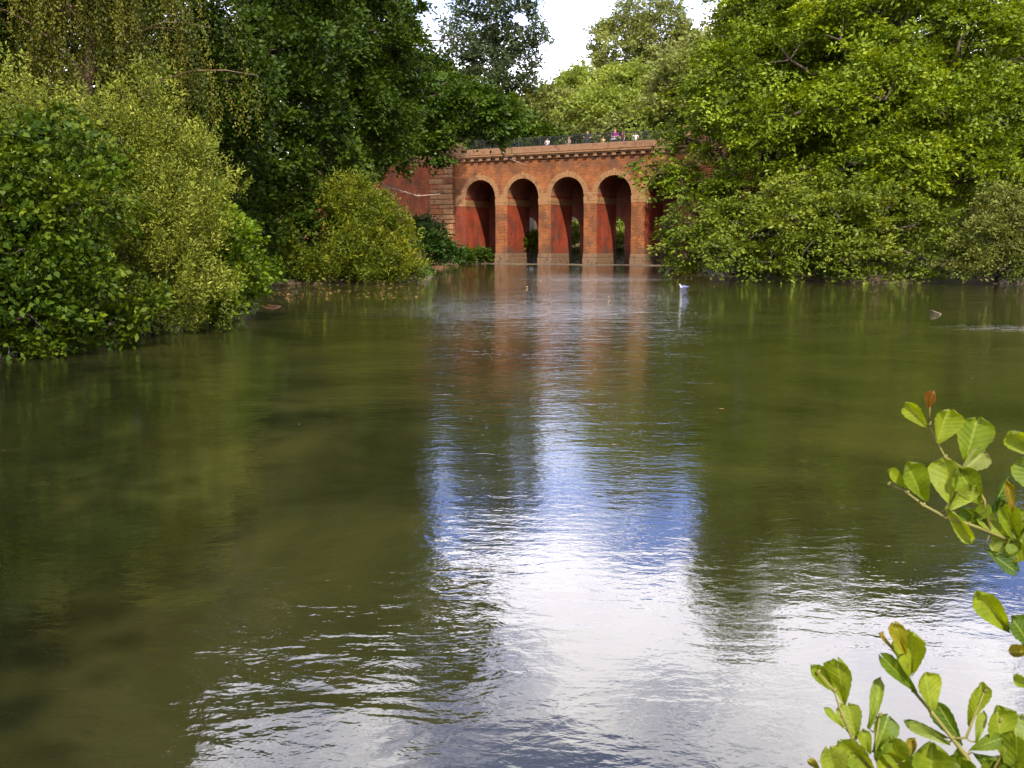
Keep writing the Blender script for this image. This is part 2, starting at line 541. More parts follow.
def arcade(mb, x0, x1, centres, hw, zs, ztop, y0, y1, zbot=None, mf=0, ms=1, nseg=28):
    """wall x0..x1 with semicircular openings; from zbot (or the springing) up to ztop"""
    def rect(a, b, za, zb):
        mb.add([(a, y0, za), (b, y0, za), (b, y0, zb), (a, y0, zb)], [(0, 1, 2, 3)], mf)
        mb.add([(a, y1, za), (b, y1, za), (b, y1, zb), (a, y1, zb)], [(3, 2, 1, 0)], mf)
    zlow = zs if zbot is None else zbot
    edges = [x0]
    for c in centres:
        edges += [c - hw, c + hw]
    edges.append(x1)
    for i in range(0, len(edges), 2):
        a, b = edges[i], edges[i + 1]
        rect(a, b, zlow, ztop)
        if zbot is not None:
            for xx, w in ((a, i > 0), (b, i + 2 < len(edges))):
                if w:
                    mb.add([(xx, y0, zlow), (xx, y1, zlow), (xx, y1, zs), (xx, y0, zs)], [(0, 1, 2, 3)], ms)
    for c in centres:
        for k in range(nseg):
            t0, t1 = math.pi * (1 - k / nseg), math.pi * (1 - (k + 1) / nseg)
            p0 = (c + hw * math.cos(t0), zs + hw * math.sin(t0))
            p1 = (c + hw * math.cos(t1), zs + hw * math.sin(t1))
            mb.add([(p0[0], y0, p0[1]), (p1[0], y0, p1[1]), (p1[0], y0, ztop), (p0[0], y0, ztop)], [(0, 1, 2, 3)], mf)
            mb.add([(p0[0], y1, p0[1]), (p1[0], y1, p1[1]), (p1[0], y1, ztop), (p0[0], y1, ztop)], [(3, 2, 1, 0)], mf)
            mb.add([(p0[0], y0, p0[1]), (p1[0], y0, p1[1]), (p1[0], y1, p1[1]), (p0[0], y1, p0[1])], [(3, 2, 1, 0)], ms)


cent = [i * PITCH_B for i in range(5)]
mb = MB()
arcade(mb, XL, XR, cent, HW, ZS, ZT, 0.0, 0.55)
mb.build('spandrel_wall', [M['brick'], M['buff']], bridge)

for c in cent:
    mb = MB()                                   # barrel vault, sprung from the piers
    ns = 20
    for k in range(ns):
        t0, t1 = math.pi * k / ns, math.pi * (k + 1) / ns
        q = [(c + r * math.cos(t), y, ZS + r * math.sin(t)) for r in (HW + 0.003, HW + 0.35) for t in (t0, t1) for y in (0.553, DEP - 0.003)]
        mb.add(q, [(0, 1, 3, 2), (4, 6, 7, 5), (0, 2, 6, 4), (1, 5, 7, 3)], 0)
    mb.build('vault', M['brick_vault'], bridge)
    mb = MB()                                   # voussoirs
    nv = 23
    for k in range(nv):
        g = 0.006
        t0, t1 = math.pi * k / nv + g, math.pi * (k + 1) / nv - g
        out = HW + (0.50 if k != nv // 2 else 0.66)
        yf = -0.045 - (0.03 if k == nv // 2 else 0.006 * (k % 3))
        q = [(c + r * math.cos(t), y, ZS + r * math.sin(t)) for r in (HW - 0.02, out) for t in (t0, t1) for y in (yf, 0.03)]
        mb.add(q, [(0, 2, 3, 1), (4, 5, 7, 6), (0, 4, 6, 2), (1, 3, 7, 5), (0, 1, 5, 4), (2, 6, 7, 3)], 0)
    mb.build('arch_ring', M['buff'], bridge)

pier_spans = [(XL, cent[0] - HW)] + [(cent[i] + HW, cent[i + 1] - HW) for i in range(4)] + [(cent[4] + HW, XR)]
for i, (a, b) in enumerate(pier_spans):
    mb = MB()
    mb.box(a, b, 0, DEP, -1.2, ZS, (1, 1, 2 if i == 0 else 0, 0, 1, 1))
    pr = mb.build('pier', [M['brick'], M['brick_red'], M['brick_jamb']], bridge)
    mb = MB()
    mb.bbox(a - 0.09, b + 0.09, -0.10, DEP - 0.05, -1.25, 0.62, 0.03)
    mb.bbox(a - 0.05, b + 0.05, -0.06, DEP - 0.06, 0.63, 1.02, 0.03)
    mb.build('plinth', M['plinth'], pr)
    mb = MB()
    mb.bbox(a - 0.03, b + 0.03, -0.02, DEP - 0.06, 5.95, 6.22, 0.015)
    mb.bbox(a - 0.05, b + 0.05, -0.03, DEP - 0.06, 6.225, 6.62, 0.015)
    mb.bbox(a + 0.01, b - 0.01, -0.02, 0.2, 6.625, ZS + 0.25, 0.015)
    mb.build('impost', M['buff'], pr)

mb = MB()
arcade(mb, XL - 2.9, XR + 2.9, [c - HW - 0.20 for c in cent[1:]], 1.15, 3.75, ZT, DEP, DEP + 0.55, zbot=-1.2)
mb.build('back_wall', [M['brick_vault'], M['brick_vault']], bridge)

rng0 = random.Random(5)
for x0 in (XL - 2.93, XR):                      # rusticated pilasters at both ends
    mb = MB()
    mb.box(x0 + 0.06, x0 + 2.87, -0.30, 1.2, -1.2, 10.42, 1)
    z = -1.2
    k = 0
    while z < 10.3:
        h = (0.62, 0.42, 0.55)[k % 3]
        h = min(h, 10.45 - z)
        ins = 0.0 if k % 2 == 0 else 0.05
        cut = x0 + (1.15 if k % 2 else 1.75) + rng0.uniform(-.1, .1)
        mb.bbox(x0 + ins, cut - 0.012, -0.42 + ins, 1.25, z, z + h - 0.07, 0.04, 0 if rng0.random() < .7 else 1)
        mb.bbox(cut + 0.012, x0 + 2.93 - ins, -0.42 + ins, 1.25, z, z + h - 0.07, 0.04, 0 if rng0.random() < .7 else 1)
        z += h
        k += 1
    mb.build('pilaster', [M['stone'], M['brick']], bridge)

for a, b in ((-24.0, XL - 2.94), (XR + 2.94, 31.0)):
    mb = MB()
    mb.box(a, b, 0.35, 2.4, -1.2, ZT)
    mb.build('wing_wall', M['brick_wing'], bridge)

mb = MB()                                       # entablature: frieze, modillions, cornice
XA, XB = XL - 3.1, XR + 3.1
mb.box(XA, XB, -0.06, 0.9, ZT, 10.80, 0)
mb.box(XA - 0.1, XB + 0.1, -0.34, 0.9, 10.80, 10.95, 0)
mb.box(XA - 0.16, XB + 0.16, -0.46, 0.9, 10.952, 11.12, 0)
mb.box(-24, XA - 0.17, 0.28, 1.2, ZT, 10.80, 0)
mb.box(-24, XA - 0.17, 0.08, 1.2, 10.80, 11.12, 0)
mb.box(XB + 0.17, 31, 0.28, 1.2, ZT, 10.80, 0)
mb.box(XB + 0.17, 31, 0.08, 1.2, 10.80, 11.12, 0)
cn = mb.build('cornice', M['stone'], bridge)
x = XA + 0.25
while x < XB - 0.3:
    mb = MB()
    mb.bbox(x, x + 0.42, -0.30, -0.063, 10.52, 10.797, 0.02)
    mb.build('modillion', M['coping'], cn)
    x += 1.0

mb = MB()                                       # parapet of coping stones with a thin projecting ledge
x = -24.0
while x < 31:
    L = min(rng0.uniform(1.5, 2.1), 31 - x)
    f = 0.10 if XA - 0.2 < x < XB else 0.45
    if XA < x < XB:
        mb.bbox(x, x + L - 0.012, -0.50, 0.85, 11.122, 11.24, 0.02)
        mb.bbox(x, x + L - 0.012, -0.22, 0.62, 11.242, 11.76, 0.03)
    else:
        mb.bbox(x, x + L - 0.012, 0.03, 1.15, 11.122, 11.24, 0.02)
        mb.bbox(x, x + L - 0.012, 0.18, 0.95, 11.242, 11.76, 0.03)
    x += L
mb.build('coping', M['coping'], bridge)

for (a, b) in ((-3.2, -2.05), (XR - 1.2, XR - 0.05)):
    mb = MB()
    mb.bbox(a, b, -0.20, 0.75, 11.763, 12.72, 0.02)
    pd = mb.build('pedestal', M['coping'], bridge)
    mb = MB()
    mb.bbox(a - 0.12, b + 0.12, -0.32, 0.87, 12.723, 12.93, 0.03)
    mb.build('cap', M['buff'], pd)
for (a, b) in ((-24.0, -3.22), (XR, 31.0)):
    mb = MB()
    x = a
    while x < b - 0.3:                          # pierced brick parapet at the ends
        mb.box(x, x + 0.42, 0.22, 0.60, 11.763, 12.45)
        x += 0.62
    pw = mb.build('pierced_parapet', M['brick'], bridge)
    mb = MB()
    mb.bbox(a, b, 0.15, 0.68, 12.453, 12.64, 0.02)
    mb.build('cap', M['coping'], pw)

mb = MB()
RA, RB = -2.03, XR - 1.22
mb.box(RA, RB, 0.27, 0.31, 11.84, 11.88)
x = RA + 0.1
while x < RB - 0.05:
    mb.box(x - 0.016, x + 0.016, 0.274, 0.306, 11.76, 12.62)
    x += 0.165
rl = mb.build('railing', M['iron'], bridge)
mb = MB()
mb.bbox(RA, RB, 0.245, 0.335, 12.622, 12.70, 0.01)
mb.build('top_rail', M['iron'], rl)
x = RA + 1.4
while x < RB:
    mb = MB()
    mb.bbox(x - 0.045, x + 0.045, 0.245, 0.335, 11.762, 12.62, 0.01)
    mb.bbox(x - 0.06, x + 0.06, 0.23, 0.35, 12.702, 12.78, 0.015)
    mb.build('railing_post', M['iron'], rl)
    x += 2.525

mb = MB()
mb.box(-24, 47, 0.92, 5.45, 10.85, 11.30)
mb.build('deck', M['deck'], bridge)
mb = MB()
mb.bbox(-9, 32, 5.0, 5.44, 11.303, 11.9, 0.03)
mb.build('far_parapet', M['coping'], bridge)


# ------------------------------------------------------------------ foliage
DENS = 2.5
PERX = 1.45


def unit(a):
    return a / np.maximum(np.linalg.norm(a, axis=-1, keepdims=True), 1e-9)


def leaf_quads(P, axis, nrm, L, W, fold=0.12):
    """P centre-base (n,3); axis long direction; nrm leaf normal -> quads"""
    axis = unit(axis)
    side = unit(np.cross(nrm, axis))
    nn = np.cross(axis, side)
    L = L[:, None]
    W = W[:, None]
    a = P
    b = P + axis * L * 0.48 + side * W * 0.5 + nn * W * fold
    c = P + axis * L
    d = P + axis * L * 0.48 - side * W * 0.5 + nn * W * fold
    V = np.stack([a, b, c, d], 1).reshape(-1, 3)
    Fc = np.arange(len(V)).reshape(-1, 4)
    return V, Fc


def lobes_env(rng, c, r, n, lr, top=1.0, flat=0.75, zmin=-0.85):
    """irregular lobes filling an ellipsoidal envelope"""
    out = []
    c = np.array(c, float)
    r = np.array(r, float)
    tries = 0
    while len(out) < n and tries < n * 60:
        tries += 1
        d = unit(rng.normal(size=3))
        if d[2] < zmin:
            continue
        k = rng.uniform(0.25, 1.0) ** 0.45
        s = lr * rng.uniform(0.7, 1.35)
        q = c + d * np.maximum(r - s * 0.75, r * 0.2) * k
        out.append((q, np.array([s, s, s * flat])))
    return out


def lump(rng, P, size):
    """smooth pseudo-noise about -1..1 with features of the given size"""
    out = np.zeros(len(P))
    for k, wgt in ((1.0, 1.0), (1.9, 0.7), (3.3, 0.45)):
        for _ in range(3):
            d = unit(rng.normal(size=3)) * (2 * math.pi / (size * 2.2)) * k
            out += wgt * np.sin(P @ d + rng.uniform(0, 6.28))
    return out / 2.6


def crown(name, rng, lobes, mat, parent, origin, clump=(0.8, 0.55, 0.16), leaf=(0.22, 0.13), per=40, dens=1.0,
          updir=0.45, nup=0.8, nrand=0.55, droop=0.25, zmin=None, shell=0.4, lowfade=-0.7, cam_bias=True, hue=0.0, gap=0.55, lumpy=0.35, feat=1.6):
    """leaf sprays spread through the outer shell of the lobes; one mesh"""
    C, D, VAR = [], [], []
    la, lb, lt = clump
    lc = np.array([q for q, _ in lobes])
    lrad = np.array([s for _, s in lobes])
    for q, s in lobes:
        area = 4 * math.pi * ((s[0] * s[1]) ** 1.6 / 3 + 2 * (s[0] * s[2]) ** 1.6 / 3) ** (1 / 1.6)
        k = max(8, int(DENS * dens * area / (la * lb * 2.2)))
        d = unit(rng.normal(size=(k, 3)))
        d = d[d[:, 2] > lowfade]
        f = 1 - shell * rng.random(len(d)) ** 1.6
        pos = q + d * s * f[:, None]
        # drop sprays buried inside other lobes
        e = (pos[:, None, :] - lc[None]) / lrad[None]
        deep = (np.linalg.norm(e, axis=-1) < 0.62).sum(1)
        keep = (deep == 0) | (rng.random(len(d)) < 0.12)
        C.append(pos[keep])
        D.append(d[keep])
        VAR.append(np.full(keep.sum(), rng.normal() * 0.09))
    C = np.concatenate(C)
    D = np.concatenate(D)
    VAR = np.concatenate(VAR)
    if zmin is not None:
        k = C[:, 2] > zmin
        C, D, VAR = C[k], D[k], VAR[k]
    # uneven outline: sprays pushed in and out, and gaps where branches are thin
    fs = max(la * feat, 0.5)
    w1 = lump(rng, C, fs)
    k = w1 > -gap + 0.25 * rng.normal(size=len(C))
    C = C + D * (np.clip(w1, -1, 1.3) * lumpy * la)[:, None]
    C, D, VAR = C[k], D[k], VAR[k]
    if zmin is not None:
        k = C[:, 2] > zmin
        C, D, VAR = C[k], D[k], VAR[k]
    nC = len(C)
    # clump frames
    ax = unit(D * [1, 1, 0.35] + UP * updir + rng.normal(size=(nC, 3)) * 0.35)
    nr = unit(D * 0.55 + UP * nup + rng.normal(size=(nC, 3)) * 0.25)
    sd = unit(np.cross(nr, ax))
    nr = unit(np.cross(ax, sd))
    size = rng.uniform(0.6, 1.3, nC)
    ln = int(per * PERX)
    T = rng.uniform(-0.15, 1.0, (nC, ln))
    Sx = rng.normal(size=(nC, ln)) * 0.42 * (1 - 0.55 * np.clip(T, 0, 1))
    Sz = rng.normal(size=(nC, ln)) * 0.5
    pos = (C[:, None] + ax[:, None] * (T * la * size[:, None] - la * 0.35)[..., None]
           + sd[:, None] * (Sx * lb * size[:, None])[..., None] * 2
           + nr[:, None] * (Sz * lt)[..., None])
    pos[..., 2] -= droop * la * np.clip(T, 0, 1) ** 2 * size[:, None]
    la_dir = ax[:, None] * 0.7 + sd[:, None] * (np.sign(Sx) * 0.7 + Sx)[..., None] + rng.normal(size=pos.shape) * 0.35
    la_dir[..., 2] -= droop * 0.8
    ln_dir = unit(nr[:, None] * 1.0 + rng.normal(size=pos.shape) * nrand)
    P = pos.reshape(-1, 3)
    k = len(P)
    L = leaf[0] * np.clip(rng.lognormal(-0.08, 0.30, k), 0.4, 1.7)
    W = leaf[1] * rng.uniform(0.7, 1.2, k)
    cv = np.clip(0.46 + hue + VAR[:, None] + rng.normal(size=(nC, 1)) * 0.13 + rng.normal(size=(nC, ln)) * 0.13 + 0.10 * np.clip(T, 0, 1), 0, 1)
    if zmin is not None:
        ok = P[:, 2] > zmin
        P, L, W = P[ok], L[ok], W[ok]
        la_dir = la_dir.reshape(-1, 3)[ok]
        ln_dir = ln_dir.reshape(-1, 3)[ok]
        cv = cv.reshape(-1)[ok]
    V, Fc = leaf_quads(P - np.array(origin), la_dir.reshape(-1, 3), ln_dir.reshape(-1, 3), L, W)
    return link_mesh(name, V, Fc, mat, parent, tint=np.repeat(cv.reshape(-1), 4)), C


def limbs(rng, base, lobes, top, r0, mb, sway=0.4, twigs=None, ntw=3, rise=0.6):
    """trunk up to `top`, a limb to each lobe, twigs from lobes to some sprays"""
    base = np.array(base, float)
    top = np.array(top, float)
    npt = 8
    tp = []
    for i in range(npt):
        t = i / (npt - 1)
        p = base * (1 - t) + top * t + np.array([math.sin(t * 4 + sway), math.cos(t * 3), 0]) * sway * 0.5 * t
        tp.append(p)
    tr = [r0 * (1.25 if i == 0 else 1) * (1 - 0.86 * i / (npt - 1)) for i in range(npt)]
    mb.tube(tp, tr, 8)
    for q, s in lobes:
        q = np.array(q)
        hz = np.linalg.norm(q[:2] - base[:2])
        zt = q[2] - rise * hz - 0.5
        t = np.clip((zt - base[2]) / max(top[2] - base[2], .1), 0.08, 0.9)
        k = t * (npt - 1)
        i = int(k)
        st = tp[i] * (1 - (k - i)) + tp[min(i + 1, npt - 1)] * (k - i)
        rr = max(0.03, min(r0 * (1 - 0.86 * t) * 0.6, 0.05 + 0.02 * np.linalg.norm(q - st)))
        pts = []
        for j in range(6):
            w = j / 5
            p = st * (1 - w) + q * w
            p = p + np.array([0, 0, 1]) * math.sin(w * math.pi) * 0.10 * np.linalg.norm(q - st) + rng.normal(size=3) * 0.05 * (0 < j < 5) * np.linalg.norm(q - st)
            pts.append(p)
        mb.tube(pts, [rr * (1 - 0.75 * j / 5) for j in range(6)], 6)
        if twigs is not None and len(twigs):
            dd = np.linalg.norm(twigs - q, axis=1)
            near = np.argsort(dd)[: ntw * 4]
            for tix in rng.choice(near, min(ntw, len(near)), replace=False):
                e = twigs[tix]
                mid = (q + e) / 2 + rng.normal(size=3) * 0.08 * dd[tix]
                mb.tube([q, mid, e], [rr * 0.3, rr * 0.2, 0.008], 4, cap=False)


def tree(name, label, cat, x, y, lobes, mat, r0, top=None, bark='bark', group=None, trunk_part='trunk', crown_part='crown', seed=1,
         ntw=3, bare=(), rise=0.6, **kw):
    rng = np.random.default_rng(seed)
    z0 = max(gz(x, y), -0.3) - 0.1
    root = thing(name, label, cat, (x, y, z0), 0, group)
    o = np.array([x, y, z0])
    cr, C = crown(crown_part, rng, lobes, M[mat], root, o, **kw)
    lc = np.array([q for q, _ in lobes])
    if top is None:
        hi = lc[:, 2].max()
        ctr = lc[lc[:, 2] > np.median(lc[:, 2])].mean(0)
        top = (ctr[0] * 0.7 + x * 0.3, ctr[1] * 0.7 + y * 0.3, hi)
    mb = MB()
    limbs(rng, o - o, [(q - o, s) for q, s in lobes], np.array(top) - o, r0, mb, twigs=C - o, ntw=ntw, rise=rise)
    mb.build(trunk_part, M[bark], root, smooth=True)
    for pts, rr in bare:
        mb = MB()
        mb.tube([np.array(p) - o for p in pts], [rr * (1 - 0.7 * i / (len(pts) - 1)) for i in range(len(pts))], 6)
        # side twiglets
        for i in range(1, len(pts) - 1):
            a = np.array(pts[i]) - o
            b = a + rng.normal(size=3) * 0.25 * np.linalg.norm(np.array(pts[1]) - np.array(pts[0])) + np.array([0, 0, .1])
            mb.tube([a, (a + b) / 2 + rng.normal(size=3) * 0.05, b], [rr * .45, rr * .3, rr * .15], 4)
        mb.build('bare_branch', M['bark' if rr > 0.1 else 'dead'], root, smooth=True)
    return root


def W(u, Y):
    return (u - 512) / 995 * Y


def Z(v, Y):
    return CAMH + (246 - v) / 995 * Y


def px_lobes(spec, flat=0.8, depth=0.9):
    """[(u, v, Y, radius_px)] -> lobes in metres"""
    out = []
    for u, v, Y, rp in spec:
        p = at(u, v, Y)
        r = rp / 995 * Y
        out.append((np.array(p), np.array([r, r * depth, r * flat])))
    return out


rg = np.random.default_rng(11)

# ---- left bank shrubs (nearest first)
lob = lobes_env(rg, (-9.6, 17.6, 1.9), (2.2, 2.4, 2.2), 26, 0.75) + px_lobes(
    [(5, 125, 17.5, 36), (50, 150, 17.2, 34), (90, 175, 17.6, 34), (20, 170, 16.6, 45), (75, 200, 16.6, 48), (20, 250, 16.0, 50), (80, 270, 16.6, 44),
     (30, 315, 15.9, 36), (85, 310, 17.0, 34), (-40, 140, 17, 50), (-40, 240, 16.2, 50), (-30, 320, 15.8, 40), (0, 335, 15.7, 30), (40, 335, 16.2, 28), (75, 332, 16.8, 24), (105, 322, 17.6, 24), (125, 290, 17.6, 26), (-60, 340, 15.5, 40)])
tree('alder_shrub', 'broad-leaved dark green shrub overhanging the water at the left edge, nearest of the bank shrubs', 'shrub', -9.6, 17.6, lob, 'lf_alder', 0.09,
     seed=21, trunk_part='stem', crown_part='foliage', clump=(0.42, 0.30, 0.10), leaf=(0.115, 0.085), per=26, dens=1.2, updir=0.5, nup=0.6, nrand=0.6, zmin=0.03, gap=0.45, lumpy=0.6, lowfade=-0.95)

lob = lobes_env(rg, (W(150, 20.5), 20.8, 2.3), (1.7, 1.6, 2.3), 16, 0.6) + px_lobes(
    [(157, 105, 20.3, 22), (150, 140, 20.2, 34), (120, 150, 20.0, 34), (185, 160, 20.6, 30), (205, 195, 20.6, 24), (130, 200, 19.6, 38), (175, 220, 20.0, 36),
     (120, 250, 19.4, 36), (165, 275, 19.8, 36), (140, 300, 19.6, 30), (210, 230, 20.8, 22), (70, 120, 19.5, 30), (95, 115, 19.5, 28), (45, 110, 19.0, 26), (20, 100, 19.0, 24), (158, 82, 20.3, 11), (150, 318, 20, 22), (180, 312, 20.6, 20)])
tree('willow_shrub', 'pale grey-green willow shrub with upright feathery shoots beside the dark shrub at the left edge', 'shrub', W(150, 20.8), 20.8, lob, 'lf_willow', 0.07,
     seed=22, trunk_part='stem', crown_part='foliage', clump=(0.62, 0.09, 0.06), leaf=(0.075, 0.030), per=34, dens=1.5, updir=1.5, nup=0.3, nrand=0.8, droop=0.0, zmin=0.03, gap=0.35, lumpy=0.7, lowfade=-0.9)

lob = lobes_env(rg, (W(215, 24), 24.3, 1.6), (1.25, 1.3, 1.7), 12, 0.5) + px_lobes(
    [(205, 200, 24, 22), (212, 225, 23.8, 26), (225, 250, 23.8, 24), (245, 262, 24, 18), (256, 265, 24.2, 9), (200, 250, 23.4, 30), (190, 285, 23, 26), (220, 290, 23.4, 24), (240, 278, 24, 14), (175, 300, 22.6, 22), (150, 318, 21.6, 18), (215, 305, 23.6, 20), (190, 308, 23, 20), (245, 290, 24, 14)])
tree('young_alder', 'bright green broad-leaved shrub leaning over the water right of the pale willow', 'shrub', W(205, 24.5), 24.6, lob, 'lf_alder_bright', 0.06,
     seed=23, trunk_part='stem', crown_part='foliage', clump=(0.36, 0.28, 0.09), leaf=(0.12, 0.09), per=24, dens=1.15, updir=0.5, nup=0.7, nrand=0.5, zmin=0.03, gap=0.45, lumpy=0.6, lowfade=-0.95)

for i, (x, y, r, h, lab) in enumerate([(-12.0, 15.5, 2.0, 2.6, 'low dark shrub on the left bank behind the nearest shrub'), (-11.4, 20.0, 1.9, 2.8, 'dark shrub on the bank behind the pale willow'),
                                       (-10.9, 24.6, 1.9, 2.6, 'dark shrub on the bank behind the bright young shrub'), (-13.0, 31.0, 2.4, 3.4, 'dark bush on the left bank below the weeping strands'),
                                       (-15.6, 41.0, 2.4, 3.6, 'dark bush below the tall trees, left of the yellow-green waterside bush')]):
    rr = np.random.default_rng(160 + i)
    lob = lobes_env(rr, (x, y, gz(x, y) + h * .42), (r, r, h * .55), 12, 0.7)
    tree('shrub', lab, 'shrub', x, y, lob, 'lf_dark', 0.06, seed=160 + i, trunk_part='stem', crown_part='foliage', clump=(0.6, 0.45, 0.15), leaf=(0.16, 0.10), per=26, dens=1.1, lowfade=-0.95, hue=0.1)

# ---- weeping tree above them
rngw = np.random.default_rng(31)
bx0, by0 = W(86, 27), 27.5
z0 = gz(bx0, by0) - 0.1
root = thing('weeping_birch', 'yellow-green weeping tree with hanging strands and a pinkish trunk, above the left bank shrubs', 'tree', (bx0, by0, z0))
og = np.array([bx0, by0, z0])
mb = MB()
tp = [(0, 0, 0), (0.1, 0, 2.5), (-0.1, 0.1, 5), (0.35, 0, 7.5), (0.2, 0.2, 10.5), (0.4, 0, 14.0)]
mb.tube(tp, [0.24, 0.19, 0.17, 0.14, 0.10, 0.03], 9)
strV, strA, strN, strT = [], [], [], []
for i in range(46):
    zt = rngw.uniform(5.5, 14.0)
    a = rngw.uniform(0, 2 * math.pi)
    reach = rngw.uniform(1.2, 4.6) * (1.15 - 0.45 * (zt - 5.5) / 8.5)
    st = np.array([0.15, 0, zt - 1.2])
    en = np.array([math.cos(a) * reach, math.sin(a) * reach * 0.8, zt + 0.4])
    pts = [st * (1 - w) + en * w + np.array([0, 0, 0.7 * math.sin(w * math.pi)]) for w in np.linspace(0, 1, 6)]
    mb.tube(pts, [0.05, 0.04, 0.032, 0.024, 0.016, 0.008], 5)
    for s in range(25):
        w = rngw.uniform(0.2, 1.0)
        k = min(int(w * 5), 4)
        p0 = pts[k] * (1 - (w * 5 - k)) + pts[k + 1] * (w * 5 - k) + rngw.normal(size=3) * 0.16
        ln = rngw.uniform(1.0, 3.6)
        ln = min(ln, p0[2] - 4.1 - rngw.uniform(0, 1.2)) if p0[2] > 5 else 0.3
        if ln < 0.3:
            continue
        nl = int(ln * 34)
        t = np.linspace(0, 1, nl)
        drift = rngw.normal(size=2) * 0.25
        out = (p0[:2] / max(np.linalg.norm(p0[:2]), .3)) * 0.35
        P_ = np.stack([p0[0] + (drift[0] + out[0]) * np.sqrt(t) + rngw.normal(size=nl) * 0.05,
                       p0[1] + (drift[1] + out[1]) * np.sqrt(t) + rngw.normal(size=nl) * 0.05, p0[2] - ln * t], 1)
        strV.append(P_)
        A_ = rngw.normal(size=(nl, 3)) * 0.6
        A_[:, 2] -= 0.8
        strA.append(A_)
        strN.append(rngw.normal(size=(nl, 3)) + [0, -0.3, 0.5])
        strT.append(np.clip(0.42 + rngw.normal() * 0.22 + rngw.normal(size=nl) * 0.12 + 0.12 * t, 0, 1))
P_, A_, N_, T_ = map(np.concatenate, (strV, strA, strN, strT))
V, Fc = leaf_quads(P_, A_, N_, 0.085 * rngw.uniform(.7, 1.3, len(P_)), 0.046 * rngw.uniform(.7, 1.3, len(P_)))
link_mesh('crown', V, Fc, M['lf_weep'], root, tint=np.repeat(T_, 4))
mb.build('trunk', M['bark_pink'], root, smooth=True)

# ---- tall dark trees of the left bank
def tall(name, label, x, y, zc, rx, ry, rz, mat, seed, n=26, lr=1.9, extra=(), r0=0.32, **kw):
    rr = np.random.default_rng(seed)
    lob = lobes_env(rr, (x, y, zc), (rx, ry, rz), n, lr) + list(extra)
    base = dict(clump=(1.0, 0.7, 0.20), leaf=(0.26, 0.16), per=34, dens=1.35)
    base.update(kw)
    return tree(name, label, 'tree', x, y, lob, mat, r0, seed=seed, **base)


tall('broadleaf_tree', 'tall dark green tree behind the pale willow shrub, right of the weeping tree', W(150, 37), 38, 11.5, 4.6, 4.0, 11.0, 'lf_dark', 41, n=34, lr=1.7,
     leaf=(0.20, 0.13), clump=(0.85, 0.6, 0.18))
tall('broadleaf_tree', 'very dark tall tree behind the left end of the yellow-green waterside bush', W(255, 50), 52, 13.2, 5.6, 4.5, 12.8, 'lf_dark', 42, n=40, lr=1.8,
     extra=px_lobes([(205, 150, 47, 40), (260, 150, 48, 46), (225, 210, 47, 42), (280, 205, 49, 40), (300, 120, 50, 44), (210, 60, 47, 50), (270, 50, 49, 50), (320, 160, 52, 40), (240, 240, 46, 34)]))
tall('broadleaf_tree', 'tall mid-green tree between the darkest tree and the limb reaching over the viaduct', W(325, 62), 66, 17.5, 6.2, 5.0, 14.5, 'lf_dark', 43, n=40, lr=2.2, hue=0.12,
     extra=px_lobes([(330, 40, 62, 45), (300, 90, 61, 40), (350, 110, 62, 42), (335, 165, 62, 36), (375, 30, 63, 40), (365, 150, 64, 30)]))

tall('broadleaf_tree', 'tall dark tree at the far left behind the weeping tree', -17.5, 36, 14, 5.0, 4.5, 12.0, 'lf_dark', 45, n=44, lr=1.9)
tall('broadleaf_tree', 'dark tree on the left bank just outside the weeping strands, at the left edge', -16.0, 25, 8, 3.8, 3.6, 8.0, 'lf_dark', 46, n=34, lr=1.5, leaf=(0.17, 0.11), clump=(0.75, 0.55, 0.16))
tall('broadleaf_tree', 'unseen tall dark tree on the near bank, added to shade the left part of the water', -4.6, -6.5, 13.5, 4.8, 4.5, 8.0, 'lf_dark', 47, n=34, lr=1.9, dens=0.8)  # added out of view behind the camera, to shade left shrub and near water
# the lime whose limb reaches over the parapet
lob = px_lobes([(360, 60, 84, 40), (395, 85, 82, 40), (350, 115, 82, 40), (400, 120, 80, 38), (435, 95, 80, 34), (470, 105, 81, 28), (448, 128, 80, 22), (415, 152, 80, 24),
                (390, 155, 80, 26), (495, 118, 82, 24), (512, 108, 84, 16), (500, 135, 83, 13), (470, 135, 82, 15), (360, 165, 80, 30), (355, 10, 84, 44), (385, -40, 84, 46),
                (360, -100, 84, 50), (405, 25, 84, 12), (330, -40, 85, 50), (340, 190, 80, 26), (425, 135, 80, 20), (415, 8, 85, 10), (430, -120, 84, 34), (455, -150, 84, 28), (475, -130, 84, 22), (400, -100, 84, 36), (460, -112, 84, 28), (487, -104, 84, 16), (400, -155, 84, 42), (440, -165, 84, 36), (472, -160, 84, 26), (425, -205, 84, 38), (370, -170, 84, 40), (455, -200, 84, 26), (385, -65, 84, 36), (420, -85, 84, 20)])
bare = [([tuple(at(395, 44, 83)), tuple(at(418, 41, 82)), tuple(at(440, 40, 82)), tuple(at(462, 37, 82))], 0.12),
        ([tuple(at(484, 128, 83)), tuple(at(495, 142, 83)), tuple(at(507, 158, 83)), tuple(at(526, 165, 83))], 0.085),
        ([tuple(at(440, 140, 81)), tuple(at(443, 162, 81)), tuple(at(450, 174, 81)), tuple(at(455, 180, 81))], 0.06),
        ([tuple(at(372, 180, 80)), tuple(at(390, 188, 80)), tuple(at(405, 192, 80)), tuple(at(418, 196, 80)), tuple(at(440, 194, 80))], 0.09)]
tree('lime_tree', 'green tree with a long leafy limb reaching over the left end of the viaduct', 'tree', W(325, 84), 86, lob, 'lf_limb', 0.42, seed=44, bare=bare, rise=0.05,
     clump=(1.15, 0.8, 0.22), leaf=(0.36, 0.22), per=34, dens=1.15, updir=0.2, nup=0.9, droop=0.35)

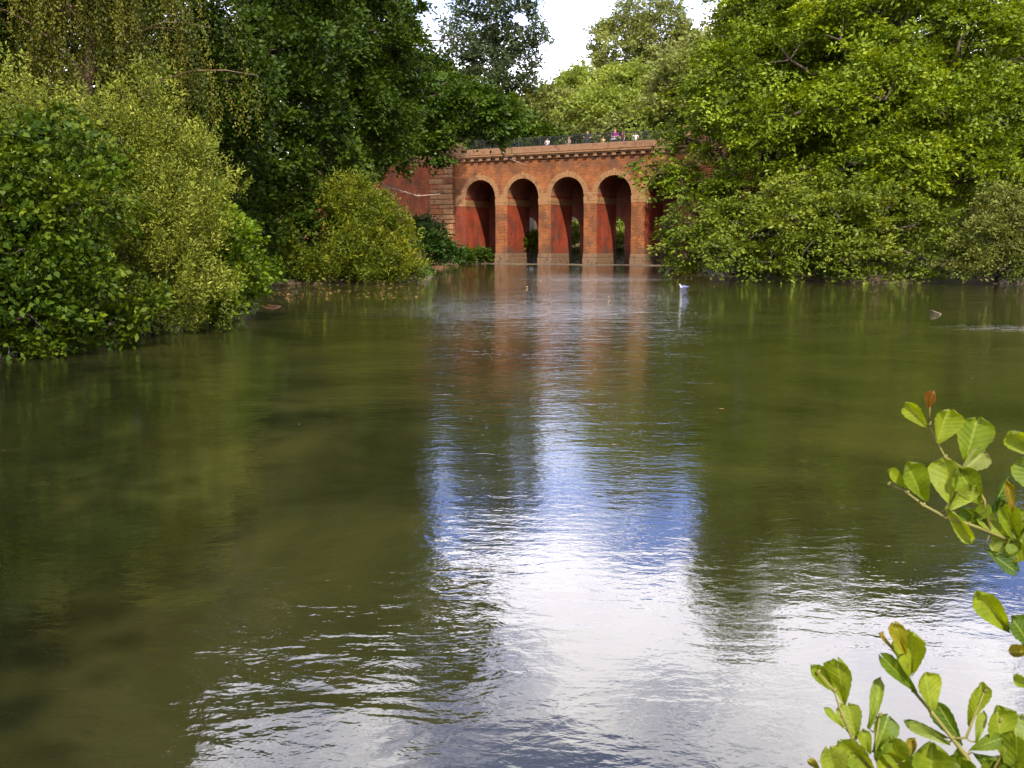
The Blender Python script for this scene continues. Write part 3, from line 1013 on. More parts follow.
# waterside bushes on the left
lob = px_lobes([(300, 255, 49, 30), (335, 250, 48.4, 34), (370, 255, 48.6, 32), (400, 262, 49.4, 24), (320, 215, 50, 30), (350, 205, 50, 28), (375, 225, 49.4, 28), (365, 198, 50.4, 18),
                (395, 235, 50, 20), (412, 250, 50, 14), (285, 225, 50, 26), (275, 260, 49, 22), (415, 272, 49.8, 12), (345, 190, 50.6, 12), (300, 195, 51, 22), (380, 195, 51, 9)])
tree('willow_bush', 'rounded yellow-green waterside bush in front of the dark trees, left of the viaduct', 'shrub', W(345, 51), 51.2, lob, 'lf_yellow', 0.12, seed=51,
     trunk_part='stem', crown_part='foliage', clump=(0.95, 0.20, 0.14), leaf=(0.17, 0.075), per=30, dens=1.5, updir=1.0, nup=0.4, nrand=0.75, droop=0.05, zmin=0.03, gap=0.45, lumpy=0.5, lowfade=-0.95)
lob = px_lobes([(425, 250, 84, 17), (440, 252, 85, 15), (430, 238, 85, 15), (418, 238, 86, 14), (447, 258, 86, 10), (436, 228, 86, 9), (415, 228, 87, 10), (422, 222, 87, 6)])
tree('holly_bush', 'small rounded dark green bush at the foot of the stone pilaster left of the arches', 'shrub', W(430, 87), 87, lob, 'lf_holly', 0.12, seed=52, trunk_part='stem', crown_part='foliage',
     clump=(0.8, 0.6, 0.2), leaf=(0.30, 0.17), per=26, dens=1.4, zmin=0.03)
for i, (u, v, Y, rp, lab) in enumerate([(462, 256, 99, 8, 'low green plant nearest the stone pilaster, at the foot of the leftmost arch'),
                                        (480, 255, 100.5, 8, 'low leafy plant in the mouth of the leftmost arch'),
                                        (531, 240, 107.5, 9, 'bright green shrub seen through the second arch from the left')]):
    lob = px_lobes([(u, v, Y, rp), (u - 5, v + 3, Y, rp * .7), (u + 6, v + 3, Y, rp * .6), (u + 1, v - 5, Y + .4, rp * .6)])
    q = at(u, v, Y)
    tree('low_plant', lab, 'plant', q.x, q.y, lob, 'lf_limb' if i < 2 else 'lf_yellow', 0.05, seed=60 + i, trunk_part='stem', crown_part='foliage', clump=(0.5, 0.35, 0.14),
         leaf=(0.24, 0.14), per=18, dens=1.5, zmin=0.03, group='plants round the arches')

# ---- beyond the viaduct
def far(name, label, u, Y, vtop, rpx, vbot, mat, seed, n=22, lr=None, **kw):
    x = W(u, Y)
    zt, zb = Z(vtop, Y), Z(vbot, Y)
    r = rpx / 995 * Y
    rr = np.random.default_rng(seed)
    lob = lobes_env(rr, (x, Y, (zt + zb) / 2), (r, r * 0.85, (zt - zb) / 2), n, lr or r * 0.36)
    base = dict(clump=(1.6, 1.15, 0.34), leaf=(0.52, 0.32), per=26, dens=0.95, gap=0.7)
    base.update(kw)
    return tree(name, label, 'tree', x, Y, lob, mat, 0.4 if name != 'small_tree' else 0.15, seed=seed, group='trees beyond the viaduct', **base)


rr = np.random.default_rng(70)
lob = []
for (u, v, r) in [(495, -14, 20), (480, 5, 22), (512, 8, 22), (470, 30, 24), (500, 32, 24), (524, 36, 18), (541, 40, 9), (462, 55, 22), (490, 58, 26), (516, 62, 22), (530, 76, 12), (455, 78, 18),
                  (480, 84, 24), (508, 86, 20), (465, 105, 22), (495, 108, 24), (520, 100, 14), (535, 28, 9), (450, 22, 9), (440, 60, 12), (488, 130, 24), (460, 130, 20), (515, 128, 18), (500, -30, 12)]:
    lob += px_lobes([(u, v, 128 + rr.uniform(-3, 3), r)], flat=0.62)
tree('tall_pine', 'tall dark bluish tree rising against the white sky behind the left part of the viaduct', 'tree', W(492, 129), 129, lob, 'lf_blue', 0.55, seed=70, top=tuple(at(498, -18, 129)),
     clump=(1.6, 1.0, 0.35), leaf=(0.46, 0.26), per=30, dens=1.45, shell=0.5, gap=0.4, lumpy=0.7, group='trees beyond the viaduct')
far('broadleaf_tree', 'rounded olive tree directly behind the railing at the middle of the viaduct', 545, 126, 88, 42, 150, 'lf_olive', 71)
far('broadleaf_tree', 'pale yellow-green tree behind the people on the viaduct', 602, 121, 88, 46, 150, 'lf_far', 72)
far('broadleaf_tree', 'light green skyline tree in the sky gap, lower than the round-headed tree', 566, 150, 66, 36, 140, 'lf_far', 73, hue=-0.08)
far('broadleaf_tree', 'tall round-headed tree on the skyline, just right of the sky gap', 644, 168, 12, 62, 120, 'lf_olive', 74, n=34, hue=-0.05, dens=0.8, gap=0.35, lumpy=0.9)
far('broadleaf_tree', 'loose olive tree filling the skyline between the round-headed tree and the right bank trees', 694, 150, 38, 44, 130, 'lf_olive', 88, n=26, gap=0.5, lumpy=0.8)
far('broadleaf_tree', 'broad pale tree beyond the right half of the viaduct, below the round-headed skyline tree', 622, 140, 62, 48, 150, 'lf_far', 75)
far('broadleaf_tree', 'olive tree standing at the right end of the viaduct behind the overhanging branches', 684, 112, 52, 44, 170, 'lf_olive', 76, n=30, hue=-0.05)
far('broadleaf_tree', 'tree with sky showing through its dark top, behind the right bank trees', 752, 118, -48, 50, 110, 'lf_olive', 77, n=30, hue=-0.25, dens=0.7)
far('broadleaf_tree', 'dense dark tree behind the limb that reaches over the left end of the viaduct', 415, 122, 45, 46, 150, 'lf_dark', 78, hue=0.1)
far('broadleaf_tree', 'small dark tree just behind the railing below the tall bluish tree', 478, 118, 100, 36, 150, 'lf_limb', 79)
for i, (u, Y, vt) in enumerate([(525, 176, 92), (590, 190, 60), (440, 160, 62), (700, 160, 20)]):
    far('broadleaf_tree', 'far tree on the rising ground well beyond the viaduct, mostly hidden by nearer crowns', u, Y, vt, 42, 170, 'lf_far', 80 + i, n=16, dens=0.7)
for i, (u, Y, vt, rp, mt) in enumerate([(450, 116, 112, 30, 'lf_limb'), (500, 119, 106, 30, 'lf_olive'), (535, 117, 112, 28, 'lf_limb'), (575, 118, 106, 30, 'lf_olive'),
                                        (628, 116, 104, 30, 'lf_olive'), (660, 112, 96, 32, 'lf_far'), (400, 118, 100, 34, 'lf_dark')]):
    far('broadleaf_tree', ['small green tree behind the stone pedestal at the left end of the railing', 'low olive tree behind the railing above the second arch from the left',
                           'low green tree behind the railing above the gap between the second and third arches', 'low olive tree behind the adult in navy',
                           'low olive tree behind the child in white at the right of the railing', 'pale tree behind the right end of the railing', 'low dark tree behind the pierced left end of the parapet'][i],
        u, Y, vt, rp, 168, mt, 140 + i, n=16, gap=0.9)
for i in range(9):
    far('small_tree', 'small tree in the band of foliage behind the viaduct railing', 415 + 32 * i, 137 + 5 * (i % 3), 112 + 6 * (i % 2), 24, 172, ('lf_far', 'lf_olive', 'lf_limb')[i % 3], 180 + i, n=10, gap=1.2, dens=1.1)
for i, (lx, lt, h) in enumerate([(2, 11, 3.2), (6.5, 12, 4.0), (11, 11.5, 3.6), (15.5, 11, 4.2), (20, 12, 3.6), (9, 17, 5), (16, 18, 5)]):
    q = BM @ Vector((lx, lt, 0))
    rr = np.random.default_rng(90 + i)
    z0 = max(gz(q.x, q.y), 0)
    lob = lobes_env(rr, (q.x, q.y, z0 + h * .5), (2.4, 2.0, h * .5), 10, 0.9)
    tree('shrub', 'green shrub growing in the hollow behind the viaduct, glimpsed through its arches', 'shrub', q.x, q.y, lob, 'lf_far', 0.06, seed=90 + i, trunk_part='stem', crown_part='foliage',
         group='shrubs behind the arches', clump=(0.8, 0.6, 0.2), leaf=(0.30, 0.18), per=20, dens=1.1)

# ---- right bank
rr = np.random.default_rng(101)
lob = lobes_env(rr, (W(890, 61), 62, 12.6), (9.4, 6.5, 10.6), 60, 2.1) + px_lobes(
    [(790, 60, 57, 48), (840, 40, 56, 50), (900, 30, 56, 55), (960, 40, 56, 55), (1010, 60, 56, 50), (780, 120, 56, 46), (830, 110, 55, 46), (885, 100, 54, 50), (940, 110, 54, 50), (1000, 120, 54, 50),
     (800, 170, 55, 36), (850, 165, 54, 40), (905, 170, 53, 42), (960, 165, 53, 40), (1010, 170, 53, 36), (1050, 100, 56, 55), (870, -30, 57, 60), (940, -40, 57, 55)])
tree('spreading_tree', 'great spreading yellow-green tree filling the upper right bank', 'tree', W(890, 62), 63, lob, 'lf_big', 0.5, seed=101,
     clump=(1.0, 0.75, 0.18), leaf=(0.25, 0.16), per=34, dens=1.25, updir=0.15, nup=1.0, droop=0.35, gap=0.22, lumpy=0.9, feat=2.0)
rr = np.random.default_rng(102)
lob = lobes_env(rr, (W(752, 64), 65, 16.8), (3.5, 4.0, 10.5), 34, 1.5) + px_lobes(
    [(730, 70, 62, 32), (758, 60, 62, 36), (708, 100, 63, 26), (695, 198, 58, 22), (690, 235, 54, 20), (675, 245, 55, 14), (715, 225, 54, 24), (735, 110, 60, 34), (770, 140, 58, 34), (690, 140, 63, 24), (720, 150, 60, 30), (665, 165, 63, 18), (650, 182, 63, 12), (680, 178, 62, 20),
     (705, 185, 60, 22), (740, 185, 58, 28), (648, 165, 64, 9), (670, 140, 64, 15)])
tree('overhanging_tree', 'fresh green tree whose branch tips hang in front of the right end of the viaduct', 'tree', W(735, 65), 66, lob, 'lf_big', 0.36, seed=102,
     clump=(1.0, 0.72, 0.16), leaf=(0.25, 0.16), per=34, dens=1.2, updir=0.1, nup=1.0, droop=0.4, hue=-0.06, gap=0.35, lumpy=0.8, feat=1.8)
rr = np.random.default_rng(103)
lob = lobes_env(rr, (W(820, 52), 53.5, 3.0), (7.2, 3.0, 3.6), 24, 1.3, zmin=-0.5) + px_lobes(
    [(680, 222, 55, 18), (665, 228, 56, 11), (705, 215, 54, 24), (700, 245, 53, 24), (675, 250, 55, 14), (735, 220, 52, 28), (730, 255, 50, 28), (765, 235, 50, 30), (790, 215, 51, 32), (770, 262, 49, 22),
     (805, 250, 49.4, 30), (840, 220, 50, 34), (845, 262, 48.6, 24), (880, 245, 49, 30), (885, 210, 50, 32), (915, 225, 49.4, 30), (925, 260, 48.4, 24), (690, 262, 54, 12), (950, 235, 49.5, 24)])
tree('waterside_tree', 'low olive-green tree with tiers of branches sweeping down to the water on the right bank', 'tree', W(815, 54), 54.5, lob, 'lf_low', 0.28, seed=103,
     clump=(0.85, 0.62, 0.13), leaf=(0.22, 0.13), per=32, dens=1.25, updir=0.1, nup=1.1, droop=0.35, zmin=0.05, gap=0.3, lumpy=0.8, feat=1.7)
lob = px_lobes([(985, 240, 46.4, 30), (1010, 215, 47, 30), (1005, 262, 45.8, 22), (975, 265, 46, 20), (1040, 240, 46, 36), (1000, 195, 47.4, 18), (965, 250, 46.6, 16), (1030, 270, 45.6, 16), (1035, 205, 47, 24)])
tree('sallow_bush', 'grey-green small-leaved bush at the water on the far right', 'shrub', W(1005, 47.6), 48.2, lob, 'lf_grey', 0.1, seed=104, trunk_part='stem', crown_part='foliage',
     clump=(0.6, 0.35, 0.14), leaf=(0.15, 0.085), per=30, dens=1.3, updir=0.4, nup=0.6, nrand=0.7, zmin=0.03)
lob = px_lobes([(668, 268, 62, 7), (680, 269, 60, 7), (690, 266, 60, 8), (674, 262, 63, 6)])
tree('low_plant', 'small yellow-green plant at the waterline below the overhanging branches on the right', 'plant', W(680, 62), 62.5, lob, 'lf_yellow', 0.04, seed=105, trunk_part='stem', crown_part='foliage',
     clump=(0.5, 0.3, 0.12), leaf=(0.2, 0.11), per=18, dens=1.4, zmin=0.02)
for i, (u, Y, vt, lab) in enumerate([(770, 80, -60, 'dark tree in the shade behind the left part of the great spreading tree'), (850, 76, -70, 'dark tree directly behind the middle of the great spreading tree'),
                                     (930, 78, -70, 'dark tree behind the right part of the great spreading tree'), (1010, 74, -40, 'dark tree behind the grey-green bush at the far right')]):
    rr = np.random.default_rng(190 + i)
    zt = Z(vt, Y)
    lob = lobes_env(rr, (W(u, Y), Y, zt * 0.52), (4.8, 4.0, zt * 0.48), 34, 1.8)
    tree('broadleaf_tree', lab, 'tree', W(u, Y), Y, lob, 'lf_dark', 0.35, seed=190 + i, clump=(1.2, 0.9, 0.24), leaf=(0.36, 0.23), per=24, dens=1.0, lowfade=-0.95)
rr = np.random.default_rng(106)
lob = lobes_env(rr, (36, 58, 9), (6, 6, 9), 24, 2.0)
tree('broadleaf_tree', 'tall green tree beyond the great spreading tree at the right edge', 'tree', 36, 58, lob, 'lf_big', 0.4, seed=106, clump=(1.2, 0.9, 0.2), leaf=(0.32, 0.2), per=26, dens=0.8)

# ---- ground cover on the banks
rngc = np.random.default_rng(120)
X_ = rngc.uniform(-34, 50, 60000)
Y_ = rngc.uniform(6, 140, 60000)
d_ = signed_dist(X_, Y_)
ok = (d_ > 0.1) & (d_ < 13) & (np.hypot(X_, Y_) > 10)
lt_ = -(X_ - BR0.x) * math.sin(BANG) + (Y_ - BR0.y) * math.cos(BANG)
lx_ = (X_ - BR0.x) * math.cos(BANG) + (Y_ - BR0.y) * math.sin(BANG)
ok &= (lt_ < -0.8) | (lt_ > 6.5)
X_, Y_, d_ = X_[ok], Y_[ok], d_[ok]
Z_ = ground_z(X_, Y_)
nn = 7
P_ = np.stack([X_, Y_, Z_], 1)[:, None] + rngc.normal(size=(len(X_), nn, 3)) * [0.22, 0.22, 0.10] + [0, 0, 0.12]
P_ = P_.reshape(-1, 3)
A_ = rngc.normal(size=P_.shape) + [0, 0, 0.5]
N_ = rngc.normal(size=P_.shape) * 0.6 + UP
V, Fc = leaf_quads(P_, A_, N_, rngc.uniform(0.12, 0.30, len(P_)), rngc.uniform(0.07, 0.16, len(P_)))
tv = np.clip(0.45 + np.repeat(rngc.normal(size=len(X_)) * 0.2, nn) + rngc.normal(size=len(P_)) * 0.1, 0, 1)
tag(link_mesh('undergrowth', V, Fc, M['lf_cover'], tint=np.repeat(tv, 4)), kind='stuff', label='low green undergrowth covering the banks', cat='undergrowth')

# ------------------------------------------------------------------ things on the water
rngf = np.random.default_rng(130)
k = 420
U_ = rngf.uniform(236, 420, k)
YY = 1.8 * 995 / np.clip(rngf.normal(292, 6, k) - 246, 39, 62)
X_ = (U_ - 512) / 995 * YY
X_ = np.concatenate([X_, rngf.uniform(-7, 9, 70)])
YY = np.concatenate([YY, rngf.uniform(5, 60, 70)])
ok = signed_dist(X_, YY) < -0.15
P_ = np.stack([X_, YY, np.full(len(X_), 0.006)], 1)[ok]
A_ = rngf.normal(size=P_.shape) * [1, 1, 0.05]
N_ = UP + rngf.normal(size=P_.shape) * 0.06
V, Fc = leaf_quads(P_, A_, N_, np.where(P_[:, 1] < 34, 0.35, 1.0) * rngf.uniform(0.06, 0.22, len(P_)), np.where(P_[:, 1] < 34, 0.35, 1.0) * rngf.uniform(0.04, 0.12, len(P_)), fold=0.02)
tag(link_mesh('floating_leaves', V, Fc, M['litter'], tint=np.repeat(rngf.random(len(P_)), 4)), kind='stuff', label='fallen leaves floating beside the left bank', cat='leaves')

M['redwood'] = noisy('wet_reddish_wood', (0.06, 0.026, 0.014), (0.12, 0.05, 0.028), 3, rough=0.5, bump=0.4)
pa, pb = at(261, 305.5, 30.2), at(281, 306.5, 29.8)
mb = MB()
mb.tube([(pa.x, pa.y, 0.0), (pa.x * .7 + pb.x * .3, pa.y + .05, 0.012), (pa.x * .35 + pb.x * .65, pb.y + .1, 0.012), (pb.x, pb.y, 0.0)], [0.014, 0.026, 0.024, 0.01], 7)
mb.tube([(pa.x * .6 + pb.x * .4, pa.y, 0.015), (pa.x * .5 + pb.x * .5, pa.y - .15, 0.03), (pa.x * .45 + pb.x * .55, pa.y - .22, 0.035)], [0.012, 0.009, 0.005], 5)
mb.v = [(a_, b_, c_ * 0.55) for a_, b_, c_ in mb.v]
tag(mb.build('floating_branch', M['redwood'], smooth=True), 'reddish-brown branch floating among the fallen leaves near the left bank', 'branch')
pa, pb = at(930, 311.5, 27.6), at(941, 313.5, 26.4)
mb = MB()
mb.tube([(pa.x, pa.y, 0.022), (pa.x * .6 + pb.x * .4, pa.y * .6 + pb.y * .4, 0.014), (pb.x, pb.y, 0.0)], [0.010, 0.016, 0.010], 6)
tag(mb.build('floating_stick', M['dead'], smooth=True), 'pale stick floating alone on the right side of the pond', 'stick')

# the bird on the water
M['gull'] = noisy('grey_blue_plumage', (0.075, 0.08, 0.15), (0.12, 0.125, 0.22), 8, bump=0)
M['white'] = noisy('white_plumage', (0.30, 0.30, 0.32), (0.38, 0.38, 0.38), 8, bump=0)
M['beak'] = noisy('beak_red', (0.35, 0.08, 0.03), (0.45, 0.12, 0.05), 8, bump=0)
M['tail'] = noisy('dark_feather', (0.02, 0.02, 0.025), (0.06, 0.06, 0.07), 8, bump=0)
q = at(683.5, 289, 42)
gull = thing('gull', 'grey and white bird swimming near the right bank, its white head raised', 'bird', (q.x, q.y, -0.01), R(195))
gull.scale = (0.85, 0.9, 0.78)
mb = MB()
# rings along tail -> chest -> neck -> head, facing +x
rings = [(-0.30, 0.135, 0.010, 0.008), (-0.24, 0.115, 0.045, 0.025), (-0.16, 0.095, 0.095, 0.085), (-0.05, 0.085, 0.120, 0.120), (0.06, 0.085, 0.115, 0.120), (0.13, 0.095, 0.085, 0.095),
         (0.165, 0.135, 0.050, 0.050), (0.175, 0.185, 0.036, 0.038), (0.185, 0.225, 0.036, 0.040), (0.205, 0.250, 0.040, 0.038), (0.235, 0.250, 0.030, 0.028), (0.25, 0.248, 0.010, 0.010)]
nsd = 14
for i, (x, z, ry, rz) in enumerate(rings):
    tilt = 0 if i < 5 else (0.5 if i == 5 else (1.1 if i < 9 else 0.2))
    for j in range(nsd):
        t = 2 * math.pi * j / nsd
        c, s = math.cos(t) * ry, math.sin(t) * rz
        mb.v.append((x - s * math.sin(tilt), c, z + s * math.cos(tilt)))
for i in range(len(rings) - 1):
    for j in range(nsd):
        a, b_ = i * nsd + j, i * nsd + (j + 1) % nsd
        mb.f.append([a, b_, b_ + nsd, a + nsd])
        upper = not 0.62 < (j + 0.5) / nsd < 0.88
        mb.mi.append(2 if i == 0 else (0 if (i < 5 and (upper or i < 4)) else 1))
mb.f.append(list(range(nsd))[::-1])
mb.mi.append(2)
mb.f.append([(len(rings) - 1) * nsd + j for j in range(nsd)])
mb.mi.append(1)
mb.build('body', [M['gull'], M['white'], M['tail']], gull, smooth=True)
mb = MB()
mb.tube([(0.243, 0, 0.246), (0.275, 0, 0.240), (0.297, 0, 0.232)], [0.011, 0.008, 0.002], 6)
mb.build('beak', M['beak'], gull, smooth=True)
for sgn in (-1, 1):
    mb = MB()
    mb.tube([(0.08, sgn * 0.088, 0.10), (-0.04, sgn * 0.102, 0.115), (-0.18, sgn * 0.075, 0.125), (-0.33, sgn * 0.02, 0.145)], [0.03, 0.045, 0.032, 0.004], 7)
    mb.build('folded_wing', M['gull'], gull, smooth=True)
    mb = MB()
    mb.tube([(0.213, sgn * 0.036, 0.257), (0.213, sgn * 0.042, 0.257)], [0.006, 0.004], 6)
    mb.build('eye', M['tail'], gull)

# ------------------------------------------------------------------ people on the viaduct
def plain(name, c, rough=0.8):
    return noisy(name, tuple(x * 0.8 for x in c), c, 14, rough=rough, bump=0.1)


M['skin'] = plain('skin', (0.48, 0.27, 0.18), 0.6)
HAIR = {'brown': plain('hair_brown', (0.07, 0.035, 0.018)), 'dark': plain('hair_dark', (0.02, 0.015, 0.012)), 'blond': plain('hair_blond', (0.42, 0.28, 0.11)), 'ginger': plain('hair_light_brown', (0.25, 0.12, 0.06))}


def skin_mesh(name, verts, edges, rad, root=0):
    me = bpy.data.meshes.new(name)
    me.from_pydata(verts, edges, [])
    o = bpy.data.objects.new(name, me)
    COL.objects.link(o)
    md = o.modifiers.new('skin', 'SKIN')
    md.use_smooth_shade = True
    md.branch_smoothing = 0.5
    for i, r in enumerate(rad):
        sv = me.skin_vertices[0].data[i]
        sv.radius = (r, r) if isinstance(r, (int, float)) else r
        sv.use_root = (i == root)
    o.modifiers.new('sub', 'SUBSURF').levels = 1
    o.modifiers['sub'].render_levels = 1
    dg = bpy.context.evaluated_depsgraph_get()
    res = bpy.data.meshes.new_from_object(o.evaluated_get(dg))
    bpy.data.objects.remove(o)
    return res


def person(label, u, t, H, face, top_c, leg_c, hair, pose='stand', wide=1.0, sleeve=0.5):
    loc = BM @ Vector((bx_from_u(u), t, 11.303))
    hd = 0.068 * H if H > 1.45 else 0.080 * H
    sh = 0.125 * H * wide
    hips = 0.058 * H * wide
    lean = 0.05 * H if pose in ('lean', 'hold') else 0.0
    J = {'pelvis': (0, 0, .52 * H), 'waist': (0, -lean * .3, .61 * H), 'chest': (0, -lean * .7, .72 * H), 'collar': (0, -lean, .805 * H), 'neck': (0, -lean * 1.1, .845 * H),
         'skull': (0, -lean * 1.3 - .01 * H, .905 * H), 'crownp': (0, -lean * 1.3, .965 * H)}
    RD = {'pelvis': .088 * H * wide, 'waist': .078 * H * wide, 'chest': .092 * H * wide, 'collar': .058 * H, 'neck': .034 * H, 'skull': (hd * .86, hd), 'crownp': hd * .75}
    E = [('pelvis', 'waist'), ('waist', 'chest'), ('chest', 'collar'), ('collar', 'neck'), ('neck', 'skull'), ('skull', 'crownp')]
    hands = []
    for s, n in ((-1, 'l'), (1, 'r')):
        if pose == 'lean':
            el, wr = (s * sh * 1.35, -.09 * H, .64 * H), (s * sh * .9, -.21 * H, .60 * H)
        elif pose == 'hold':
            el, wr = (s * sh * 1.3, -.02 * H, .64 * H), (s * sh * .45, -.14 * H, .60 * H)
        else:
            el, wr = (s * sh * 1.25, .015 * H, .635 * H), (s * sh * 1.3, -.045 * H, .50 * H)
        J['sh' + n] = (s * sh, -lean, .79 * H)
        J['el' + n] = el
        J['wr' + n] = wr
        d = Vector(wr) - Vector(el)
        d.normalize()
        J['pa' + n] = tuple(Vector(wr) + d * .045 * H)
        RD['sh' + n], RD['el' + n], RD['wr' + n], RD['pa' + n] = .040 * H, .028 * H, .019 * H, (.025 * H, .013 * H)
        E += [('collar', 'sh' + n), ('sh' + n, 'el' + n), ('el' + n, 'wr' + n), ('wr' + n, 'pa' + n)]
        hands.append((Vector(J['pa' + n]), d, s))
        J['hp' + n] = (s * hips, 0, .49 * H)
        J['kn' + n] = (s * hips * 1.05, -.012 * H, .28 * H)
        J['an' + n] = (s * hips * 1.1, .01 * H, .045 * H)
        J['to' + n] = (s * hips * 1.35, -.10 * H, .018 * H)
        RD['hp' + n], RD['kn' + n], RD['an' + n], RD['to' + n] = .062 * H, .040 * H, .025 * H, .020 * H
        E += [('pelvis', 'hp' + n), ('hp' + n, 'kn' + n), ('kn' + n, 'an' + n), ('an' + n, 'to' + n)]
    names = list(J)
    me = skin_mesh('person', [J[k] for k in names], [(names.index(a), names.index(b)) for a, b in E], [RD[k] for k in names], 0)
    # fingers, nose and ears joined to the body mesh
    bm = bmesh.new()
    bm.from_mesh(me)

    def prism(p, d, L, r, sd=5):
        d = d.normalized()
        a = d.cross(Vector((0.2, 0.9, 0.4))).normalized()
        b = d.cross(a)
        r0 = [bm.verts.new(p + (a * math.cos(k * 2 * math.pi / sd) + b * math.sin(k * 2 * math.pi / sd)) * r) for k in range(sd)]
        mid = p + d * L * .55
        r1 = [bm.verts.new(mid + (a * math.cos(k * 2 * math.pi / sd) + b * math.sin(k * 2 * math.pi / sd)) * r * .85) for k in range(sd)]
        d2 = (d + Vector((0, -.4, -.2))).normalized()
        tip = bm.verts.new(mid + d2 * L * .45)
        for k in range(sd):
            bm.faces.new((r0[k], r0[(k + 1) % sd], r1[(k + 1) % sd], r1[k]))
            bm.faces.new((r1[k], r1[(k + 1) % sd], tip))
    for p, d, s in hands:
        lat = d.cross(Vector((0, 1, 0.2))).normalized()
        for k, fl in enumerate((.040, .046, .043, .034)):
            prism(p + lat * (k - 1.5) * .0115 * H, d + lat * (k - 1.5) * .08, fl * H, .0055 * H)
        prism(p - d * .025 * H - lat * .02 * H, d * .6 - lat, .036 * H, .006 * H)
    sk = Vector(J['skull'])
    prism(sk + Vector((0, -hd * .9, -.05 * hd)), Vector((0, -1, -.5)), hd * .35, hd * .14)
    for s in (-1, 1):
        prism(sk + Vector((s * hd * .85, 0, 0)), Vector((s, .3, .2)), hd * .3, hd * .2)
    bm.to_mesh(me)
    bm.free()
    me.materials.append(M['skin'])
    body = bpy.data.objects.new('person', me)
    COL.objects.link(body)
    body.location = loc
    body.rotation_euler = (0, 0, BANG + face)
    tag(body, label, 'person', 'people on the viaduct')
    # eyes
    for s in (-1, 1):
        mb = MB()
        mb.tube([sk + Vector((s * hd * .36, -hd * .86, hd * .12)), sk + Vector((s * hd * .36, -hd * .98, hd * .12))], [hd * .13, hd * .05], 6)
        mb.build('eye', HAIR['dark'], body)
    # clothing: slightly larger skins over torso, arms and legs

    def cloth(name, keys, mat, grow, trim=None):
        ks = list(keys)
        vs = []
        for k in ks:
            vs.append(Vector(J[k]))
        if trim:
            for n in 'lr':
                a, b = 'el' + n, 'wr' + n
                vs[ks.index(a)] = Vector(J['sh' + n]).lerp(Vector(J[a]), trim)
        ed = [(ks.index(a), ks.index(b)) for a, b in E if a in ks and b in ks]
        rd = [tuple(x + grow * H for x in RD[k]) if isinstance(RD[k], tuple) else RD[k] + grow * H for k in ks]
        m_ = skin_mesh(name, [tuple(v) for v in vs], ed, rd, 0)
        m_.materials.append(mat)
        o = bpy.data.objects.new(name, m_)
        COL.objects.link(o)
        o.parent = body
    cloth('top', ['pelvis', 'waist', 'chest', 'collar', 'shl', 'ell', 'shr', 'elr'], top_c, .010, trim=sleeve)
    cloth('trousers', ['pelvis', 'hpl', 'knl', 'anl', 'hpr', 'knr', 'anr'], leg_c, .007)
    # hair cap
    bm = bmesh.new()
    bmesh.ops.create_uvsphere(bm, u_segments=14, v_segments=10, radius=hd * 1.13)
    for v in list(bm.verts):
        if v.co.y < -hd * .35 and v.co.z < hd * .45:
            bm.verts.remove(v)
        elif v.co.z < -hd * .75:
            bm.verts.remove(v)
    for v in bm.verts:
        v.co.z *= 1.12
    m_ = bpy.data.meshes.new('hair')
    bm.to_mesh(m_)
    bm.free()
    m_.materials.append(HAIR[hair])
    o = bpy.data.objects.new('hair', m_)
    o.location = sk + Vector((0, hd * .10, hd * .22))
    COL.objects.link(o)
    o.parent = body
    return body


cw = plain('cloth_white', (0.80, 0.80, 0.82))
person('child in a white top at the railing, leftmost of the people on the viaduct', 542, 1.15, 1.28, R(5), cw, plain('cloth_grey', (0.25, 0.25, 0.28)), 'ginger', 'lean', 1.25)
person('child in a faded pink top, between the leftmost child and the adult in navy', 563, 1.2, 1.30, R(-30), plain('cloth_dusty_pink', (0.36, 0.24, 0.22)), plain('cloth_tan', (0.3, 0.2, 0.14)), 'ginger', 'stand')
person('adult in a dark navy top with bare arms at the middle of the viaduct', 582, 1.05, 1.82, R(20), plain('cloth_navy', (0.025, 0.018, 0.05)), plain('cloth_dark_trousers', (0.04, 0.04, 0.055)), 'dark', 'lean', 1.15, 0.9)
person('small fair-haired child in a yellow top, left of the adult in purple', 597.5, 1.1, 1.12, R(0), plain('cloth_yellow', (0.62, 0.42, 0.10)), plain('cloth_cream', (0.5, 0.38, 0.2)), 'blond', 'lean', 1.2)
pp = person('adult in a purple top holding a white bag on the viaduct', 609.5, 1.05, 1.80, R(10), plain('cloth_purple', (0.26, 0.015, 0.22)), plain('cloth_black', (0.03, 0.03, 0.035)), 'ginger', 'hold', 1.25, 1.0)
person('person in a dark maroon top standing close beside the adult in purple', 616, 1.3, 1.62, R(-25), plain('cloth_maroon', (0.10, 0.02, 0.03)), plain('cloth_charcoal', (0.03, 0.03, 0.035)), 'dark', 'stand', 1.1)
person('dark-haired child in a white top, rightmost of the people on the viaduct', 629.5, 1.1, 1.36, R(15), cw, plain('cloth_stone', (0.45, 0.36, 0.3)), 'brown', 'lean', 1.3)
q = BM @ Vector((bx_from_u(609.5), 0.66, 12.20))
mb = MB()
mb.bbox(-0.25, 0.25, -0.05, 0.05, -0.13, 0.05, 0.03)
mb.tube([(-0.10, 0, 0.04), (-0.08, 0, 0.16), (0.08, 0, 0.16), (0.10, 0, 0.04)], 0.012, 5)
bag = mb.build('bag', cw)
bag.location = q
bag.rotation_euler = (0, 0, BANG)
tag(bag, 'white bag held by the adult in purple on the viaduct', 'bag')

